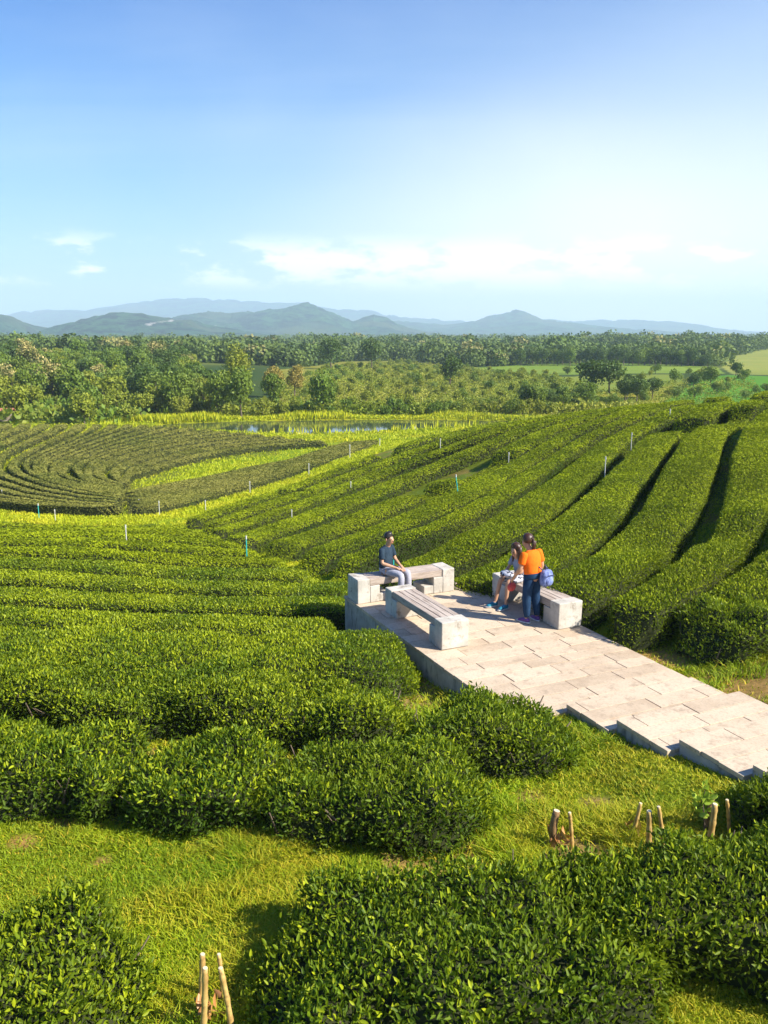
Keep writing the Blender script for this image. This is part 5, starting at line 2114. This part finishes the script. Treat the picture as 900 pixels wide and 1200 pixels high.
# standing woman in orange, seen from behind
J = dict(hip=(-.01, 0, .88), chest=(.03, 0, 1.14), neck=(.085, 0, 1.325), head=(.155, 0, 1.445), look=(.93, .12, -.38),
         shL=(.04, .178, 1.265), shR=(.04, -.178, 1.265), elL=(.06, .255, 1.01), elR=(.01, -.255, 1.00), wrL=(.215, .245, .81), wrR=(.10, -.225, .78),
         handL=(.5, -.05, -.8), handR=(.2, .1, -.95),
         hpL=(0, .085, .83), hpR=(0, -.085, .83), knL=(.03, .10, .46), knR=(.01, -.11, .46), anL=(.0, .105, .085), anR=(-.03, -.13, .085), toeL=(.13, .125, .035), toeR=(.10, -.16, .035))
wx, wy = 2.61, 14.45
WH = math.radians(128)
woman = person((wx, wy, .004), WH, J, "woman with a ponytail in an orange T-shirt and dark jeans standing at the right bench",
               'orange', 'denim', 'shoe_purple', 'hair_brown', pony_hair, build=1.17)

# girl sitting on the right bench
gxp, gyp = sn(-12.95, 8.84)
J = dict(hip=(0, 0, SEAT + .09), chest=(.06, 0, SEAT + .33), neck=(.12, 0, SEAT + .48), head=(.16, 0, SEAT + .60), look=(.9, .1, -.42),
         shL=(.07, .145, SEAT + .43), shR=(.07, -.145, SEAT + .43), elL=(.16, .20, SEAT + .22), elR=(.15, -.20, SEAT + .22), wrL=(.33, .10, SEAT + .17), wrR=(.33, -.10, SEAT + .17),
         handL=(.8, -.45, -.1), handR=(.8, .45, -.1),
         hpL=(.02, .075, SEAT + .07), hpR=(.02, -.075, SEAT + .07), knL=(.40, .11, SEAT + .05), knR=(.40, -.11, SEAT + .05),
         anL=(.43, .10, .085), anR=(.50, -.13, .085), toeL=(.55, .12, .035), toeR=(.62, -.14, .035))
girl = person((gxp, gyp, .004), math.atan2(-NV[1], -NV[0]) + .10, J, "seated girl with reddish brown hair and bare legs, mostly hidden behind the woman in orange",
              'grey_cloth', 'pattern', 'shoe_blue', 'hair_brown', long_hair, build=.88, shorts=True)

# backpack hanging low at the woman's back
cw, sw_ = math.cos(WH), math.sin(WH)


def wl_(x, y, z):
    return (wx + x * cw - y * sw_, wy + x * sw_ + y * cw, z + .004)


bx, by, bz = wl_(-.235, -.10, .70)
root = empty("backpack", (bx, by, bz), WH)
root.scale = (.86, .86, .86)
tag(root, "small blue backpack hanging low behind the woman in orange", "backpack")
b = MB()


def packfn(p, q):
    return Vector((q.x, q.y, q.z))


b.v, b.f = [], []
n_r, n_s = 12, 20
for i in range(n_r + 1):
    ph = PI * i / n_r
    for k in range(n_s):
        t = 2 * PI * k / n_s
        cx_ = math.copysign(abs(math.cos(t)) ** .6, math.cos(t)) * math.sin(ph) ** .55
        cy_ = math.copysign(abs(math.sin(t)) ** .6, math.sin(t)) * math.sin(ph) ** .55
        cz__ = math.copysign(abs(math.cos(ph)) ** .7, math.cos(ph))
        b.v.append((cx_ * .095, cy_ * .145 * (1 - .12 * cz__), .175 + cz__ * .175))
for i in range(n_r):
    for k in range(n_s):
        k2 = (k + 1) % n_s
        b.f.append([i * n_s + k, (i + 1) * n_s + k, (i + 1) * n_s + k2, i * n_s + k2])
b.build("main_bag", M['pack_blue'], root, smooth_shade=True)
b = MB()
b.ball((-.085, 0, .12), (.045, .105, .095), 14, 9)
b.build("front_pocket", M['pack_blue'], root, smooth_shade=True)
b = MB()
b.tube([(-.095, -.13, .22), (-.115, -.06, .25), (-.12, 0, .255), (-.115, .06, .25), (-.095, .13, .22)], .008, 6)
b.build("zip", M['pack_dark'], root)
for sg in (-1, 1):
    b = MB()
    b.tube([(.06, sg * .08, .34), (.13, sg * .09, .40), (.14, sg * .09, .25), (.11, sg * .10, .08), (.06, sg * .10, .03)], .013, 6)
    b.build("strap", M['pack_dark'], root, smooth_shade=True)
b = MB()
b.tube([(0, -.03, .345), (-.0, -.02, .385), (0, .02, .385), (0, .03, .345)], .009, 6)
b.build("handle", M['pack_dark'], root, smooth_shade=True)

# pale bag on the girl's lap and a red cloth bag between the two
gw = math.atan2(-NV[1], -NV[0]) + .10
root = empty("lap_bag", (gxp + .33 * math.cos(gw), gyp + .33 * math.sin(gw), SEAT + .125), gw)
tag(root, "pale grey and black patterned bag on the seated girl's lap", "bag")
b = MB(); b.ball((0, 0, .045), (.12, .17, .065), 16, 10); b.build("pouch", M['pattern'], root, smooth_shade=True)
b = MB(); b.tube([(0, -.1, .09), (.02, -.05, .13), (.02, .05, .13), (0, .1, .09)], .008, 6); b.build("handle", M['pack_dark'], root, smooth_shade=True)
hx_, hy_, hz_ = wl_(.27, .23, .56)
root = empty("cloth_bag", (hx_, hy_, hz_), WH)
tag(root, "small red and purple cloth bag in the standing woman's left hand", "bag")
b = MB(); b.ball((0, 0, .07), (.05, .10, .085), 14, 9); b.build("pouch", M['red_cloth'], root, smooth_shade=True)
b = MB(); b.tube([(0, -.05, .14), (0, -.03, .21), (0, .03, .21), (0, .05, .14)], .008, 6); b.build("handle", M['shoe_purple'], root, smooth_shade=True)
